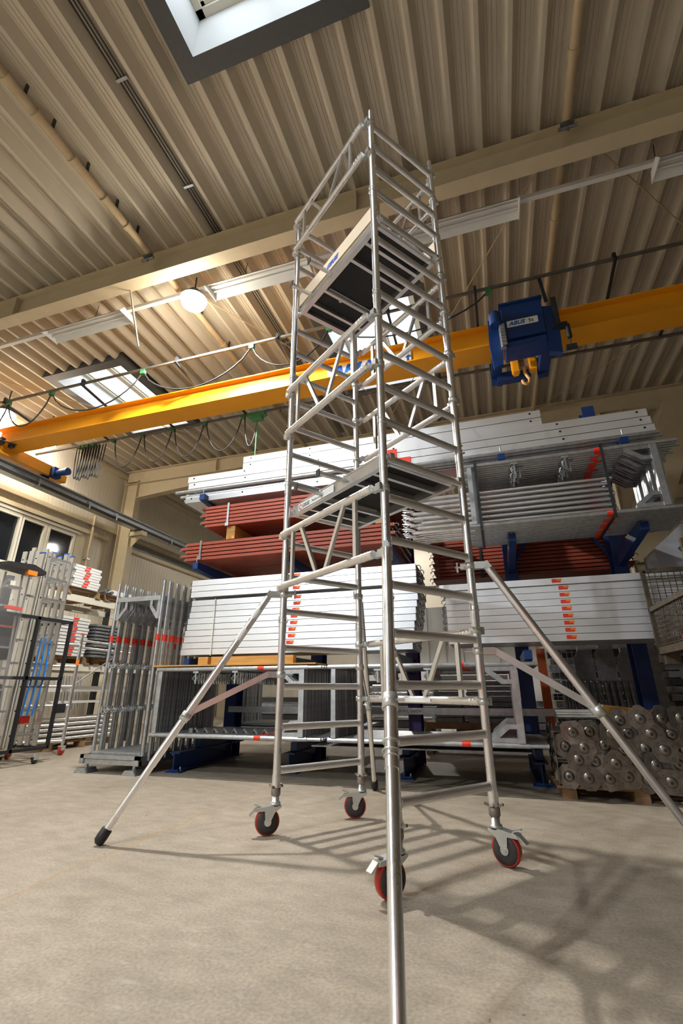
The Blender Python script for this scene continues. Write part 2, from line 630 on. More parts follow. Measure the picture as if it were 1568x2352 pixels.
wl = setting('wall_left', (X0, 0, 0))
WIN = (5.45, 8.9, 3.5, 4.68)
ed = [Y0 + i for i in range(13)] + [5.45]
wall_panels(wl, 'y', X0, Y0, 5.45, 0, H + .15)
wall_panels(wl, 'y', X0, 5.45, 8.9, 0, H + .15, [WIN], wdt=0.8625)
wall_panels(wl, 'y', X0, 8.9, Y1, 0, H + .15)
wb = setting('wall_back', (0, Y1, 0))
wall_panels(wb, 'x', Y1, X0, X1, 0, H + .15, out=-1)
g = G().box(X1, X1 + .12, Y0, Y1, 0, H + .3)
struct('wall_right', g, 'greywall')
g = G().box(X0, X1, Y0 - .12, Y0, 0, H + .3)
struct('wall_front', g, 'greywall')

# windows in the left wall
panes = [(5.5, 6.1), (6.2, 6.72), (6.82, 7.34), (7.46, 7.99), (8.16, 8.83)]
for n, (a, b) in enumerate(panes[2:]):
    wn = setting('window_%d' % (n + 1), (X0, (a + b) / 2, 3.5))
    g = G()
    lo = a - .06 if n else 5.45
    hi = b + .07
    g.box(X0 - .1, X0 + .03, lo, a, 3.5, 4.68).box(X0 - .1, X0 + .03, b, hi, 3.5, 4.68).box(X0 - .1, X0 + .03, a, b, 3.5, 3.57).box(X0 - .1, X0 + .03, a, b, 4.6, 4.68)
    if n == 1:
        g.box(X0 - .1, X0 + .02, b + .07, 8.1, 3.5, 4.68)
    part('frame', g, 'frame_w', wn)
    g = G().box(X0 - .06, X0 - .04, a, b, 3.57, 4.6)
    part('pane', g, 'winglass', wn, 'dark glass reflecting the hall lamps')
g = G().box(X0 - .13, X0 - .1, 5.4, 8.95, 3.4, 4.75)
part('window_backing', g, 'dark', wl)
g = G().box(X0, X0 + .05, 5.3, 9.0, 4.7, 4.76).box(X0, X0 + .1, 5.3, 8.95, 3.42, 3.49)
struct('trim_1', g, 'frame_w')
g = G().box(X0, X0 + .03, 8.92, 9.25, 3.2, 4.72)
struct('trim_2', g, 'beam')
# horizontal girts on the left wall
for k, (z, y0, y1, dp) in enumerate([(5.1, Y0, Y1, .1), (4.84, Y0, 9.95, .07), (6.82, Y0, Y1, .1), (4.75, 10.5, Y1, .12)]):
    g = G().box(X0, X0 + dp, y0, y1, z - .05, z + .05)
    struct('trim_%d' % (k + 3), g, 'beam')
g = G().box(X0, X0 + .02, 10.4, Y1, 4.8, 5.05)
struct('trim_7', g, 'galv_dark')  # dark strip standing in for the shadow below the crane runway
# downpipes and tie rods beside the column
t = thing('downpipe', 'cream downpipe on the left wall between window and column', 'pipe', (X0 + .12, 9.3, 2.0))
g = G().tube((X0 + .12, 9.3, 2.0), (X0 + .12, 9.3, 5.3), .035, 10)
part('pipe', g, 'pipe', t)
for z in (2.4, 4.1, 5.0):
    part('pipe_clamp', G().box(X0, X0 + .16, 9.26, 9.34, z, z + .03), 'galv', t)

# steel portal beams and columns
def portal(n, yc, zb, haunch):
    h = H - .0 - zb
    g = G().ibeam((X0 + .1, yc, zb + h / 2), (X1, yc, zb + h / 2), h, .2)
    for xx in (-6.9, -1.1, 4.6):
        g.box(xx - .006, xx + .006, yc - .095, yc + .095, zb + .02, H - .02)
    if haunch:
        g.prism([(-9.5, zb + .01), (-9.5, zb - .46), (-6.9, zb - .26), (-5.6, zb + .01)], (0, yc - .006, 0), (1, 0, 0), (0, 0, 1), (0, .012, 0))
        g.bar((-9.5, yc, zb - .46), (-6.9, yc, zb - .26), .2, .02).bar((-6.9, yc, zb - .26), (-5.6, yc, zb), .2, .02)
    struct('roof_beam', g, 'beam', (0, yc, H))
    g = G()
    for xc in (X0 + .33, 2.9):
        zt = zb if xc > 0 else zb + .1
        g2 = G().ibeam((xc, yc, 0), (xc, yc, zt), .44, .2, .02, .012, (1, 0, 0))
        if n == 1 or xc < 0:
            struct('steel_column', g2, 'beam', (xc, yc, 0))


portal(0, 4.18, 6.6, False)
portal(1, 10.25, 6.58, True)
g = G().prism([(2.7, 3.9), (3.9, 6.6), (4.6, 6.6), (3.1, 3.2), (2.7, 3.2)], (0, 10.1, 0), (1, 0, 0), (0, 0, 1), (0, .08, 0))
struct('column_haunch', g, 'beam', (2.9, 10.2, 3.4))
portal(2, 16.3, 6.6, False)
portal(3, -1.9, 6.6, False)

# ================================================================== CRANE
def runway():
    g = G().ibeam((-9.25, Y0, 5.22), (-9.25, Y1, 5.22), .24, .2, .02, .012)
    g.box(-9.28, -9.22, Y0, Y1, 5.34, 5.38)
    t = struct('crane_runway', g, 'galv', (-9.25, 4, 5.1))
    g = G().box(-9.13, -9.09, Y0, Y1, 5.1, 5.15)
    part('conductor_bar', g, 'black', t, 'black conductor bar')
    for y in (4.18, 10.25):
        g = G().bar((-9.55, y, 5.02), (-9.05, y, 5.02), .2, .12).prism([(-9.5, 4.6), (-9.5, 4.98), (-9.1, 4.98)], (0, y - .01, 0), (1, 0, 0), (0, 0, 1), (0, .02, 0))
        part('bracket', g, 'beam', t)
    for y in (6.9, 8.3, 9.2, 11.5, 13):
        part('bar_support', G().box(-9.2, -9.08, y - .02, y + .02, 5.06, 5.24), 'galv', t)


runway()
crane = thing('overhead_crane', 'yellow bridge girder crane spanning the hall under the roof, marked 5 t', 'crane', (0, 6.1, 5.6))
g = G()
g.box(-9.3, X1 - .1, 5.9, 6.32, 5.585, 5.605)
g.box(-9.3, X1 - .1, 5.9, 6.32, 5.93, 5.95)
g.box(-9.3, X1 - .1, 6.0, 6.012, 5.605, 5.93).box(-9.3, X1 - .1, 6.208, 6.22, 5.605, 5.93)
part('girder', g, 'yellow', crane)
g = G().box(-9.38, -9.12, 4.9, 7.5, 5.42, 5.66).box(-9.34, -9.16, 7.5, 7.58, 5.44, 5.6)
part('end_carriage', g, 'yellow', crane)
g = G().box(-9.3, -9.2, 7.0, 7.18, 5.38, 5.5).tube((-9.12, 7.2, 5.5), (-8.78, 7.2, 5.5), .075, 14).box(-9.15, -9.0, 7.1, 7.3, 5.4, 5.62)
part('travel_motor', g, 'blue', crane, 'blue travel drive motor')
g = G().tube((-8.78, 7.2, 5.5), (-8.7, 7.2, 5.5), .085, 14)
part('motor_cap', g, 'blue', crane)
g = G().box(-9.1, -8.98, 5.82, 5.9, 5.55, 5.68).box(-8.95, -8.84, 5.95, 6.02, 5.5, 5.585).tube((-9.0, 5.8, 5.6), (-8.7, 5.95, 5.52), .012, 6)
part('limit_switch', g, 'dark', crane)
# festoon tracks
tr = part('cable_track', G().bar((-9.1, 5.36, 6.1), (X1 - .2, 5.36, 6.1), .035, .035), 'conduit', crane, 'front festoon track')
tr2 = part('cable_track', G().bar((-8.9, 6.52, 5.62), (X1 - .2, 6.52, 5.62), .035, .035), 'conduit', crane, 'rear festoon track')
for xx in (-8.45, -6.58, -4.6, -2.75, -.98, .87 - .62, 1.98, 3.8):
    g = G().bar((xx, 5.3, 6.06), (xx, 6.0, 5.97), .035, .03).box(xx - .02, xx + .02, 5.32, 5.38, 6.06, 6.17)
    part('track_bracket', g, 'dark', crane)
for xx in (-7.0, -5.45, -3.9, -2.0, -.4, 1.3, 2.7):
    g = G().bar((xx, 6.2, 5.66), (xx, 6.54, 5.64), .03, .03)
    part('track_bracket', g, 'dark', crane)


def hang(a, b, sag, n=14):
    a, b = Vector(a), Vector(b)
    pts = []
    for i in range(n + 1):
        t = i / n
        p = a.lerp(b, t)
        p.z -= sag * (1 - (2 * t - 1) ** 2) ** .75
        pts.append(p)
    return pts


fx = [-9.0, -8.2, -6.95, -4.85, -3.72, -2.5]
fx = [-8.95, -8.35, -7.3, -5.28, -3.2, -1.9, .42]
sg = [.55, .6, .55, .55, .5, .4, .35]
for i in range(len(fx) - 1):
    part('festoon_cable', G().path(hang((fx[i], 5.36, 6.05), (fx[i + 1], 5.36, 6.05), sg[i]), .013, 6), 'cable', crane)
for xx in fx:
    part('cable_trolley', G().box(xx - .04, xx + .04, 5.33, 5.39, 6.0, 6.08), 'green', crane)
rx = [-7.6, -6.85, -6.15, -5.45, -4.75, -3.95, -3.62]
for i in range(1, len(rx) - 1):
    part('festoon_cable', G().path(hang((rx[i] + .03, 6.52, 5.58), (rx[i + 1] - .03, 6.52, 5.58), .62), .012, 6), 'cable', crane)
for i in range(9):
    xa = -7.75 + i * .07
    part('festoon_cable', G().path(hang((xa, 6.5, 5.58), (xa + .12, 6.55, 5.58), .7 + .03 * (i % 3)), .011, 6), 'cable', crane)
for xx in rx[:-1] + [-7.7, -7.5, -7.35]:
    part('cable_trolley', G().box(xx - .035, xx + .035, 6.48, 6.55, 5.55, 5.61), 'green', crane)
g = G().box(-3.85, -3.5, 6.46, 6.58, 5.54, 5.6).path([(-3.66, 6.52, 5.55), (-3.66, 6.52, 5.2), (-3.66, 6.52, 4.6), (-3.66, 6.52, 4.25)], .012, 6).box(-3.76, -3.56, 6.47, 6.57, 5.46, 5.54)
part('pendant_cable', g, 'green', crane, 'green trolley with hanging control cable')
# maker's sign on the girder web
g = G().box(-2.14, -.77, 5.988, 5.998, 5.615, 5.845)
sgn = part('sign', g, 'sign', crane, 'white sign with blue lettering on the girder')
text('ABUS', .27, (-2.1, 5.986, 5.64), (1, 0, 0), (0, 0, 1), 'ink_blue', sgn, bold=.014, shear=.3, squash=1.22)
text('5 t', .24, (-1.04, 5.986, 5.65), (1, 0, 0), (0, 0, 1), 'ink_blue', sgn, bold=.006)

hoist = thing('electric_hoist', 'blue rope hoist marked 5t hanging from the crane girder', 'hoist', (.75, 5.6, 4.7))
hx0, hx1 = .545, 1.03
g = G().box(hx0, hx1 + .02, 5.42, 5.78, 5.24, 5.8).box(hx0 - .02, hx1 + .04, 5.4, 5.8, 5.8, 5.83)
case = part('housing', g, 'blue', hoist)
g = G().prism([(0, 0), (.5, .02), (.5, .1), (0, .08)], (hx0, 5.42, 5.1), (1, 0, 0), (0, 0, 1), (0, .3, 0))
part('lower_rail', g, 'blue', hoist)
g = G().box(hx0 + .05, hx1 - .05, 5.412, 5.42, 5.42, 5.52)
plate = part('nameplate', g, 'sign', case)
text('ABUS', .085, (hx0 + .075, 5.409, 5.44), (1, 0, 0), (0, 0, 1), 'ink_blue', case, bold=.003, shear=.3, squash=.95)
text('5t', .08, (hx1 - .17, 5.409, 5.44), (1, 0, 0), (0, 0, 1), 'ink_black', case, bold=.001)
# left and right C-shaped trolley cheeks with motor
g = G().prism([(0, 0), (.12, .05), (.15, .5), (.15, .75), (0, .78), (-.02, .4)], (hx0 - .18, 5.45, 4.85), (1, 0, 0), (0, 0, 1), (0, .06, 0))
g.prism([(0, 0), (.15, -.03), (.15, .3), (0, .33)], (hx0 - .18, 6.36, 5.27), (1, 0, 0), (0, 0, 1), (0, .12, 0)).box(hx0 - .17, hx0 - .03, 5.5, 6.4, 5.32, 5.4)
part('trolley_cheek', g, 'blue', hoist)
g = G().prism([(0, .05), (.14, 0), (.16, .4), (.12, .75), (0, .78)], (hx1 + .03, 5.45, 4.9), (1, 0, 0), (0, 0, 1), (0, .1, 0))
g.box(hx1 + .0, hx1 + .14, 5.5, 6.5, 5.28, 5.45).prism([(0, 0), (.14, .03), (.14, .34), (0, .3)], (hx1, 6.36, 5.25), (1, 0, 0), (0, 0, 1), (0, .12, 0))
part('trolley_cheek', g, 'blue', hoist)
g = G().tube((hx0 - .09, 5.36, 5.62), (hx0 - .09, 5.36, 5.45), .08, 14).tube((hx0 - .09, 5.36, 5.66), (hx0 - .09, 5.36, 5.62), .05, 14)
part('hoist_motor', g, 'blue', hoist)
g = G().box(hx0 - .06, hx0 + .0, 5.38, 5.44, 5.1, 5.45)
for k in range(7):
    g.tube((hx0 - .05, 5.36, 5.12 + k * .05), (hx0 + .01, 5.36, 5.14 + k * .05), .022, 6)
part('rope_guide', g, 'galv', hoist, 'bare metal limit gear')
part('counterweight', G().box(hx0 - .1, hx1 - .12, 6.3, 6.42, 5.22, 5.36), 'bluedark', hoist)
g = G().box(hx1 + .14, hx1 + .2, 5.4, 5.5, 5.3, 5.75).box(hx1 + .1, hx1 + .28, 5.42, 5.5, 5.28, 5.34).tube((hx1 + .28, 5.45, 5.3), (hx1 + .28, 5.45, 5.1), .03, 8).tube((hx1 + .28, 5.45, 5.1), (hx1 + .28, 5.45, 4.98), .008, 6).box(hx1 + .22, hx1 + .34, 5.43, 5.48, 4.93, 4.99)
part('control_box', g, 'dark', hoist)
part('mast', G().bar((hx1 + .08, 5.4, 5.7), (hx1 + .05, 5.4, 6.12), .04, .03, (0, 1, 0)), 'dark', hoist)
for xx in (hx0 + .12, hx0 + .34):
    part('rope', G().tube((xx - .04 if xx < .7 else xx, 5.7, 5.24), (xx, 5.85, 5.2), .007, 6), 'cable', hoist)
for xx in (hx0 + .12, hx0 + .34):
    part('pulley_cover', G().box(xx - .05, xx + .05, 5.8, 5.9, 5.0, 5.22).box(xx - .035, xx + .035, 5.79, 5.91, 4.98, 5.24), 'yellow', hoist)
part('pulley_block', G().box(hx0 + .16, hx0 + .3, 5.81, 5.89, 5.05, 5.17), 'pallet', hoist)
hk = [(0, 0), (0, -.09), (.02, -.14), (.045, -.2), (.03, -.26), (-.01, -.27), (-.04, -.24), (-.045, -.2)]
part('hook', G().path([(hx0 + .23 + a, 5.85, 5.06 + b) for a, b in hk], .022, 8), 'wood', hoist, 'ochre load hook')

# ================================================================== ROOF SERVICES
def pipe_run(xc, label, joints):
    t = thing('roof_pipe', label, 'pipe', (xc, 4, 6.88))
    segs = [(-7.9, 4.02), (4.34, 10.1), (10.4, 16.1)]
    for a, b in segs:
        part('pipe', G().tube((xc, a, 6.88), (xc, b, 6.88), .052, 14), 'pipe', t)
    for y in joints:
        part('socket', G().tube((xc, y, 6.88), (xc, y + .07, 6.88), .062, 14), 'pipe', t)
        part('hanger', G().box(xc - .01, xc + .01, y + .2, y + .23, 6.93, 7.1), 'dark', t)
    for y in (3.98, 4.38):
        g = G().box(xc - .07, xc + .07, y - .03, y + .03, 6.8, 6.83).tube((xc - .1, y, 6.76), (xc + .1, y, 6.76), .018, 8).tube((xc, y, 6.9), (xc, y, 6.72), .015, 8)
        part('end_bracket', g, 'galv_dark', t)


pipe_run(-4.2, 'ochre pipe under the roof left of the tower, with black hanger bands', [1.2, 1.75, 2.1, 2.6, 3.1, 3.5, 5.1, 6.0, 7.2, 8.3])
pipe_run(1.38, 'ochre pipe under the roof right of the tower, above the hoist', [2.0, 3.3, 5.2, 6.8, 8.4])
t = thing('cable_conduit', 'thin dark conduit clipped in a roof rib beside the left pipe', 'conduit', (-3.15, 4, 7.05))
for dx in (0, .04, .08):
    part('conduit', G().tube((-3.2 + dx, -6, 7.06), (-3.2 + dx, 10, 7.06), .011, 6), 'cable', t)
for dy in (1.0, 2.2, 3.4, 5, 6.5):
    part('clip', G().box(-3.23, -3.09, dy, dy + .03, 7.04, 7.08), 'galv', t)

t = thing('light_trunking', 'long white luminaire trunking rail hanging across the hall under the roof', 'trunking', (0, 4.66, 6.7))
part('rail', G().box(-9.9, 8.9, 4.63, 4.69, 6.68, 6.74), 'white', t)
for xx in (-8.5, -5.8, -3.0, -.3, 2.4, 5):
    part('suspension', G().tube((xx, 4.66, 6.74), (xx + .03, 4.66, 7.0), .005, 6), 'dark', t)


def luminaire(xa, xb, label):
    t = thing('fluorescent_luminaire', label, 'lamp', ((xa + xb) / 2, 4.66, 6.6), group='white reflector luminaires on the trunking')
    g = G()
    sec = [(-.15, -.1), (-.08, -.02), (-.03, -.01), (.03, -.01), (.08, -.02), (.15, -.1)]
    vs = [(xx, 4.66 + a, 6.68 + b) for xx in (xa, xb) for a, b in sec]
    vs2 = [(xx, 4.66 + a, 6.69 + b) for xx in (xa, xb) for a, b in sec]
    n = len(sec)
    g.add(vs + vs2, [(i, i + 1, n + i + 1, n + i) for i in range(n - 1)] + [(2 * n + i, 3 * n + i, 3 * n + i + 1, 2 * n + i + 1) for i in range(n - 1)])
    part('reflector', g, 'white', t)
    for xx in (xa, xb):
        part('end_plate', G().prism([(-.16, -.11), (.16, -.11), (.09, .01), (-.09, .01)], (xx - .006, 4.66, 6.68), (0, 1, 0), (0, 0, 1), (.012, 0, 0)), 'white', t)
    for dy in (-.04, .04):
        part('tube_lamp', G().tube((xa + .02, 4.66 + dy, 6.64), (xb - .02, 4.66 + dy, 6.64), .013, 8), 'white', t)


luminaire(-6.73, -5.12, 'unlit white reflector luminaire left of the bright floodlight')
luminaire(-3.57, -1.95, 'unlit white reflector luminaire between floodlight and tower')
luminaire(-.75, .87, 'unlit white reflector luminaire just right of the tower')
luminaire(2.37, 3.97, 'unlit white reflector luminaire at the right edge')


def flood(x, y, z, label, ax=(0, 0, -1)):
    t = thing('floodlight', label, 'lamp', (x, y, z))
    g = G().lathe([(.0, .14), (.1, .14), (.19, .02), (.2, 0), (.185, 0), (.0, .01)], (x, y, z), (0, 0, 1), 24).tube((x, y, z + .14), (x, y, H + (.1 if x < -9.5 else .02)), .012, 8)
    part('housing', g, 'dark', t)
    part('lens', G().lathe([(0, -.17), (.1, -.15), (.17, -.09), (.2, 0.0), (.19, .012)], (x, y, z - .012), (0, 0, 1), 24), 'lens', t, 'white lens dome, widened to stand for the lamp glare')  # glowing dome made wide to imitate the glare round the lamp


flood(-3.88, 4.68, 6.58, 'brightly lit high bay floodlight on the trunking left of the tower')
flood(-9.45, 6.05, 6.46, 'lit floodlight high by the left wall above the crane rail')
flood(-9.55, 7.2, 6.41, 'lit floodlight behind the crane end by the left wall')
flood(-2.98, 14.2, 6.56, 'lit floodlight deep in the hall behind the rack')

for i, (a, b, lb) in enumerate([((1.745, 4.4), (6.9, 10.15), 'thin diagonal bracing rod crossing the roof bay at the far right'),
                                ((1.19, 4.38), (-2.2, 10.15), 'thin diagonal bracing rod running left from the near beam behind the tower'),
                                ((-4.3, 4.4), (-1.0, 10.15), 'thin diagonal bracing rod starting beside the floodlight'),
                                ((-10.0, 4.6), (-5.6, 10.1), 'thin diagonal bracing rod above the left skylight'),
                                ((4.9, 6.6), (1.45, 10.15), 'thin diagonal bracing rod right of the hoist')]):
    g = G().tube((a[0], a[1], 6.93), (b[0], b[1], 6.93), .009, 6)
    solo('bracing_rod', g, 'pipe', lb, 'rod', ((a[0] + b[0]) / 2, (a[1] + b[1]) / 2, 6.93))
g = G().tube((-4.72, 4.26, 6.62), (-4.3, 4.2, 5.4), .012, 6)
solo('hanging_rod', g, 'pipe', 'thin beige rod hanging from the near beam across the left skylight', 'rod', (-4.6, 4.4, 6))

# ================================================================== SCAFFOLD TOWER
OX, OY, TR = -0.57353, 2.69822, math.radians(53.2524)
W, L = 0.7592, 1.2679


def RZ(n):
    return .112 + .28 * n


tower = thing('mobile_scaffold_tower', 'tall silver aluminium mobile scaffold tower on four red-tyred castors', 'scaffold tower', (OX, OY, 0), TR, local=True)


def P(name, g, mats, parent, label=None):
    return part(name, g, mats, parent, label)


JT = [0.9 - 0.35, 4.42, 8.62, 12.62, 16.62, 20.62]   # frame joints in rung units
for side, y in ((0, 0.0), (1, L)):
    for k in range(5):
        za, zb = RZ(JT[k]), RZ(JT[k + 1])
        if k == 4:
            zb = RZ(20.3)
        sts = []
        for x in (0, W):
            g = G().tube((x, y, za), (x, y, zb), .0272, 20)
            g.tube((x, y, za), (x, y, za + .1), .0298, 20)
            if k == 4:
                g.tube((x, y, zb), (x, y, zb + .1), .021, 16).lathe([(.021, 0), (.017, .015), (.008, .022), (0, .024)], (x, y, zb + .1), (0, 0, 1), 16)
            sts.append(P('upright_tube', g, 'alu', tower))
        for n in range(4 * k + 1, 4 * k + 5):
            g = G().tube((.02, y, RZ(n)), (W - .02, y, RZ(n)), .0252, 18)
            for x in (.026, W - .026):
                g.tube((x - .003, y, RZ(n)), (x + .003, y, RZ(n)), .028, 16)
            P('rung', g, 'alu_rib', tower)
        if k:
            for q, x in enumerate((0, W)):
                ring = [(x + .032 * math.cos(t), y + .032 * math.sin(t), za + .115 + .012 * math.sin(t)) for t in [i * 2 * PI / 14 for i in range(14)]]
                g = G().path(ring, .0025, 5, True)
                ring = [(x + .034 * math.cos(t), y + .034 * math.sin(t), za + .075) for t in [i * 2 * PI / 14 for i in range(14)]]
                g.path(ring, .0025, 5, True).tube((x - .036, y, za + .07), (x - .036, y, za + .12), .003, 5).tube((x + .03, y, za + .07), (x + .046, y, za + .095), .004, 5)
                P('locking_clip', g, 'zinc', sts[q])


def hook(g, x, y, z, sx, sy):
    """claw coupler that grips the upright at x,y"""
    g.lathe([(.027, -.02), (.036, -.02), (.036, .02), (.027, .02)], (x, y, z), (0, 0, 1), 14)
    g.obox((x + sx * .03, y + sy * .045, z), (.016, 0, 0), (0, .03, 0), (0, 0, .017))
    g.obox((x + sx * .045, y, z), (.012, 0, 0), (0, .022, 0), (0, 0, .024))


def brace(x, sx, n1, n2):
    """double guard rail frame between the two ladder sides, standing off by sx"""
    xo = x + sx * .062
    z1, z2 = RZ(n1), RZ(n2)
    rl = []
    for z in (z1, z2):
        g = G().tube((xo, .05, z), (xo, L - .05, z), .0262, 18)
        for yy in (.09, .12, .15, L - .09, L - .12, L - .15):
            g.lathe([(.0265, -.006), (.029, 0), (.0265, .006)], (xo, yy, z), (0, 1, 0), 12)
        rl.append(P('guard_rail', g, 'alu', tower))
    b = rl[0]
    for yy in (.18 * L, .82 * L):
        P('strut', G().bar((xo, yy, z1), (xo, yy, z2), .032, .022, (1, 0, 0)), 'alu_flat', tower)
    for ya, yb in ((.27 * L, .46 * L), (.73 * L, .54 * L)):
        P('strut', G().bar((xo, ya, z1), (xo, yb, z2), .03, .022, (1, 0, 0)), 'alu_flat', tower)
    for q, z in enumerate((z1, z2)):
        for yy, sy in ((0, 1), (L, -1)):
            g = G()
            hook(g, x, yy, z, sx, sy)
            P('claw_coupler', g, 'zinc', rl[q])
    return rl[1]


brace(0, -1, 20.05, 18.6)
b2 = brace(0, -1, 12.2, 10.6)
brace(0, -1, 7.2, 5.65)
brace(W, 1, 20.05, 18.7)
brace(W, 1, 15.25, 13.75)
brace(W, 1, 12.2, 10.6)
b1 = brace(W, 1, 4.22, 2.66)
g = G().obox((W + .055 - .0245, .62, RZ(2.66)), (.0008, 0, 0), (0, .13, 0), (0, 0, .015))
st_ = P('sticker', g, 'sign', b1)


def platform(n, label, toe):
    z = RZ(n)
    pl = P('platform', G().box(.045, .085, .03, L - .03, z - .03, z + .055), 'alu_flat', tower, label)
    P('side_rail', G().box(W - .075, W - .035, .03, L - .03, z - .03, z + .055), 'alu_flat', pl)
    P('side_flange', G().box(.037, .05, .03, L - .03, z - .035, z - .028).box(.037, .05, .03, L - .03, z + .05, z + .058), 'alu_flat', pl)
    P('board', G().box(.085, W - .075, .05, L - .05, z + .035, z + .045), 'ply_black', pl)
    for yy in (.035, .21, .42, .85, 1.06, L - .065):
        P('crossbar', G().box(.085, W - .075, yy, yy + .03, z - .012, z + .033), 'alu_flat', pl)
    P('hatch_frame', G().box(.13, W - .12, .455, .47, z + .02, z + .036).box(.13, W - .12, .83, .845, z + .02, z + .036), 'alu_flat', pl)
    for x in (.055, W - .05):
        for yy, s in ((.0, 1), (L, -1)):
            g = G().box(x - .018, x + .018, yy - .035, yy + .035, z - .005, z + .03).box(x - .018, x + .018, yy + s * .025, yy + s * .05, z - .02, z + .03)
            g.tube((x - .03, yy + s * .05, z + .01), (x + .03, yy + s * .05, z + .01), .008, 8)
            P('platform_claw', g, 'zinc', pl)
    for yy in (.47, .78) if not toe else (.68, 1.0):
        lv = P('lever', G().box(-.2, .035, yy - .014, yy + .014, z + .0, z + .025), 'alu_flat', pl)
        P('lever_cap', G().box(-.205, -.2, yy - .024, yy + .024, z - .018, z + .038), 'black', lv)
        P('lever_bolt', G().tube((.02, yy, z - .01), (.02, yy, z + .045), .009, 8).box(.01, .04, yy - .02, yy + .02, z + .005, z + .02), 'zinc', lv)
    for yy in (.9,):
        P('hinge', G().box(.3, .33, yy, yy + .03, z + .028, z + .035), 'zinc', pl)
    return pl


pl1 = platform(8.0, 'lower platform with black underside', False)
g = G().box(.0355, .0372, .62, 1.14, z0 := RZ(8) - .022, RZ(8) + .042)
s1 = P('sticker', g, 'sign', pl1)
text('C', .06, (.0352, 1.13, RZ(8) - .014), (0, -1, 0), (0, 0, 1), 'red', pl1, bold=.002)
text('GIRSE', .045, (.0352, 1.08, RZ(8) - .008), (0, -1, 0), (0, 0, 1), 'ink_black', pl1, bold=.0008)
text('Plattform', .03, (.0352, .93, RZ(8) - .004), (0, -1, 0), (0, 0, 1), 'ink_black', pl1)
pl2 = platform(15.85, 'upper platform with black underside', True)
zt = RZ(15.85) + .058
tb = P('toe_board', G().box(-.012 + .04, .058, -.01, L + .02, zt, zt + .15), ['ply', 'plyedge'], tower, 'pale plywood toe board with blue lettering')
P('toe_board_edge', G().box(-.012 + .04, .058, -.01, L + .02, zt - .002, zt), 'plyedge', tb)
text('GIRSE', .07, (.0272, .74, zt + .04), (0, -1, 0), (0, 0, 1), 'ink_blue', tb, bold=.004, shear=.3)
P('toe_board', G().box(W - .055, W - .03, -.01, L + .02, zt, zt + .15), 'ply', tower)
P('toe_board', G().box(.06, W - .06, L + .0, L + .02, zt, zt + .15), 'ply', tower)
for yy in (.15, .35, .75, 1.05):
    P('toe_board_clip', G().box(W - .065, W - .02, yy, yy + .03, zt + .1, zt + .165), 'zinc', tb)


def castor(x, y, ang, label=None):
    """post foot spindle, fork and braked wheel; ang = direction the wheel trails"""
    c, s_ = math.cos(ang), math.sin(ang)
    rw = .084
    cx, cy = x + c * .052, y + s_ * .052
    g = G().lathe([(.0, .31), (.0255, .31), (.0255, .2), (.03, .2), (.03, .195), (.036, .195), (.036, .18), (.03, .18)], (x, y, 0), (0, 0, 1), 18)
    ca = P('castor', g, 'zinc', tower, label)
    g = G().tube((x, y, .235), (x, y, .33), .0285, 16).lathe([(.0285, .235), (.033, .245), (.033, .285), (.028, .29)], (x, y, 0), (0, 0, 1), 16).tube((x, y, .19), (x, y, .3), .0235, 14)
    for k in range(4):
        t = k * PI / 2 + .4
        g.bar((x + .03 * math.cos(t), y + .03 * math.sin(t), .292), (x + .055 * math.cos(t), y + .055 * math.sin(t), .3), .022, .012)
    P('spindle_nut', g, 'bronze', ca, 'brown cast adjusting nut')
    P('swivel_ring', G().lathe([(.034, .175), (.037, .18), (.034, .187)], (x, y, 0), (0, 0, 1), 18), 'black', ca)
    sd = Vector((-s_, c, 0))
    ux = Vector((c, s_, 0))
    g = G()
    prof = [(-.04, .175), (.03, .18), (.13, .17), (.14, .15), (.075, .15), (.068, .085), (.052, .062), (.034, .085), (.005, .14), (-.035, .165)]
    for s2 in (-1, 1):
        g.prism(prof, Vector((x, y, 0)) + sd * (s2 * .03 - .002), ux, (0, 0, 1), sd * .004)
    g.prism([(-.04, .172), (.03, .177), (.13, .166), (.13, .17), (.03, .182), (-.04, .178)], Vector((x, y, 0)) - sd * .03, ux, (0, 0, 1), sd * .06)
    P('fork', g, 'zinc', ca)
    g = G().lathe([(.07, -.021), (rw - .006, -.022), (rw - .001, -.014), (rw, -.006), (rw, .006), (rw - .001, .014), (rw - .006, .022), (.07, .021)], (cx, cy, rw), sd, 32)
    wh = P('wheel', g, 'wheel_red', ca, 'red tyre')
    P('wheel_body', G().lathe([(0, -.021), (.03, -.021), (.04, -.018), (.073, -.0225), (.073, .0225), (.04, .018), (.03, .021), (0, .021)], (cx, cy, rw), sd, 28), 'wheel_hub', ca)
    P('axle', G().tube(Vector((cx, cy, rw)) - sd * .04, Vector((cx, cy, rw)) + sd * .04, .012, 12).tube(Vector((cx, cy, rw)) - sd * .034, Vector((cx, cy, rw)) + sd * .034, .024, 14), 'zinc', ca)
    o = Vector((x, y, 0))
    P('brake_pedal', G().prism([(.13, .16), (.175, .125), (.178, .13), (.135, .168)], o - sd * .022, ux, (0, 0, 1), sd * .044).prism([(.1, .172), (.15, .19), (.15, .196), (.1, .18)], o - sd * .015, ux, (0, 0, 1), sd * .03), 'zinc', ca)


def to_local(x, y):
    dx, dy = x - OX, y - OY
    c, s_ = math.cos(TR), math.sin(TR)
    return (c * dx + s_ * dy, -s_ * dx + c * dy)


# wheel directions: as seen in the hall, turned into tower coordinates
castor(0, L, math.radians(215) - TR, 'rear left castor')
castor(W, L, math.radians(200) - TR, 'rear right castor')
castor(0, 0, math.radians(230) - TR, 'front left castor')
castor(W, 0, math.radians(-25) - TR, 'front right castor')


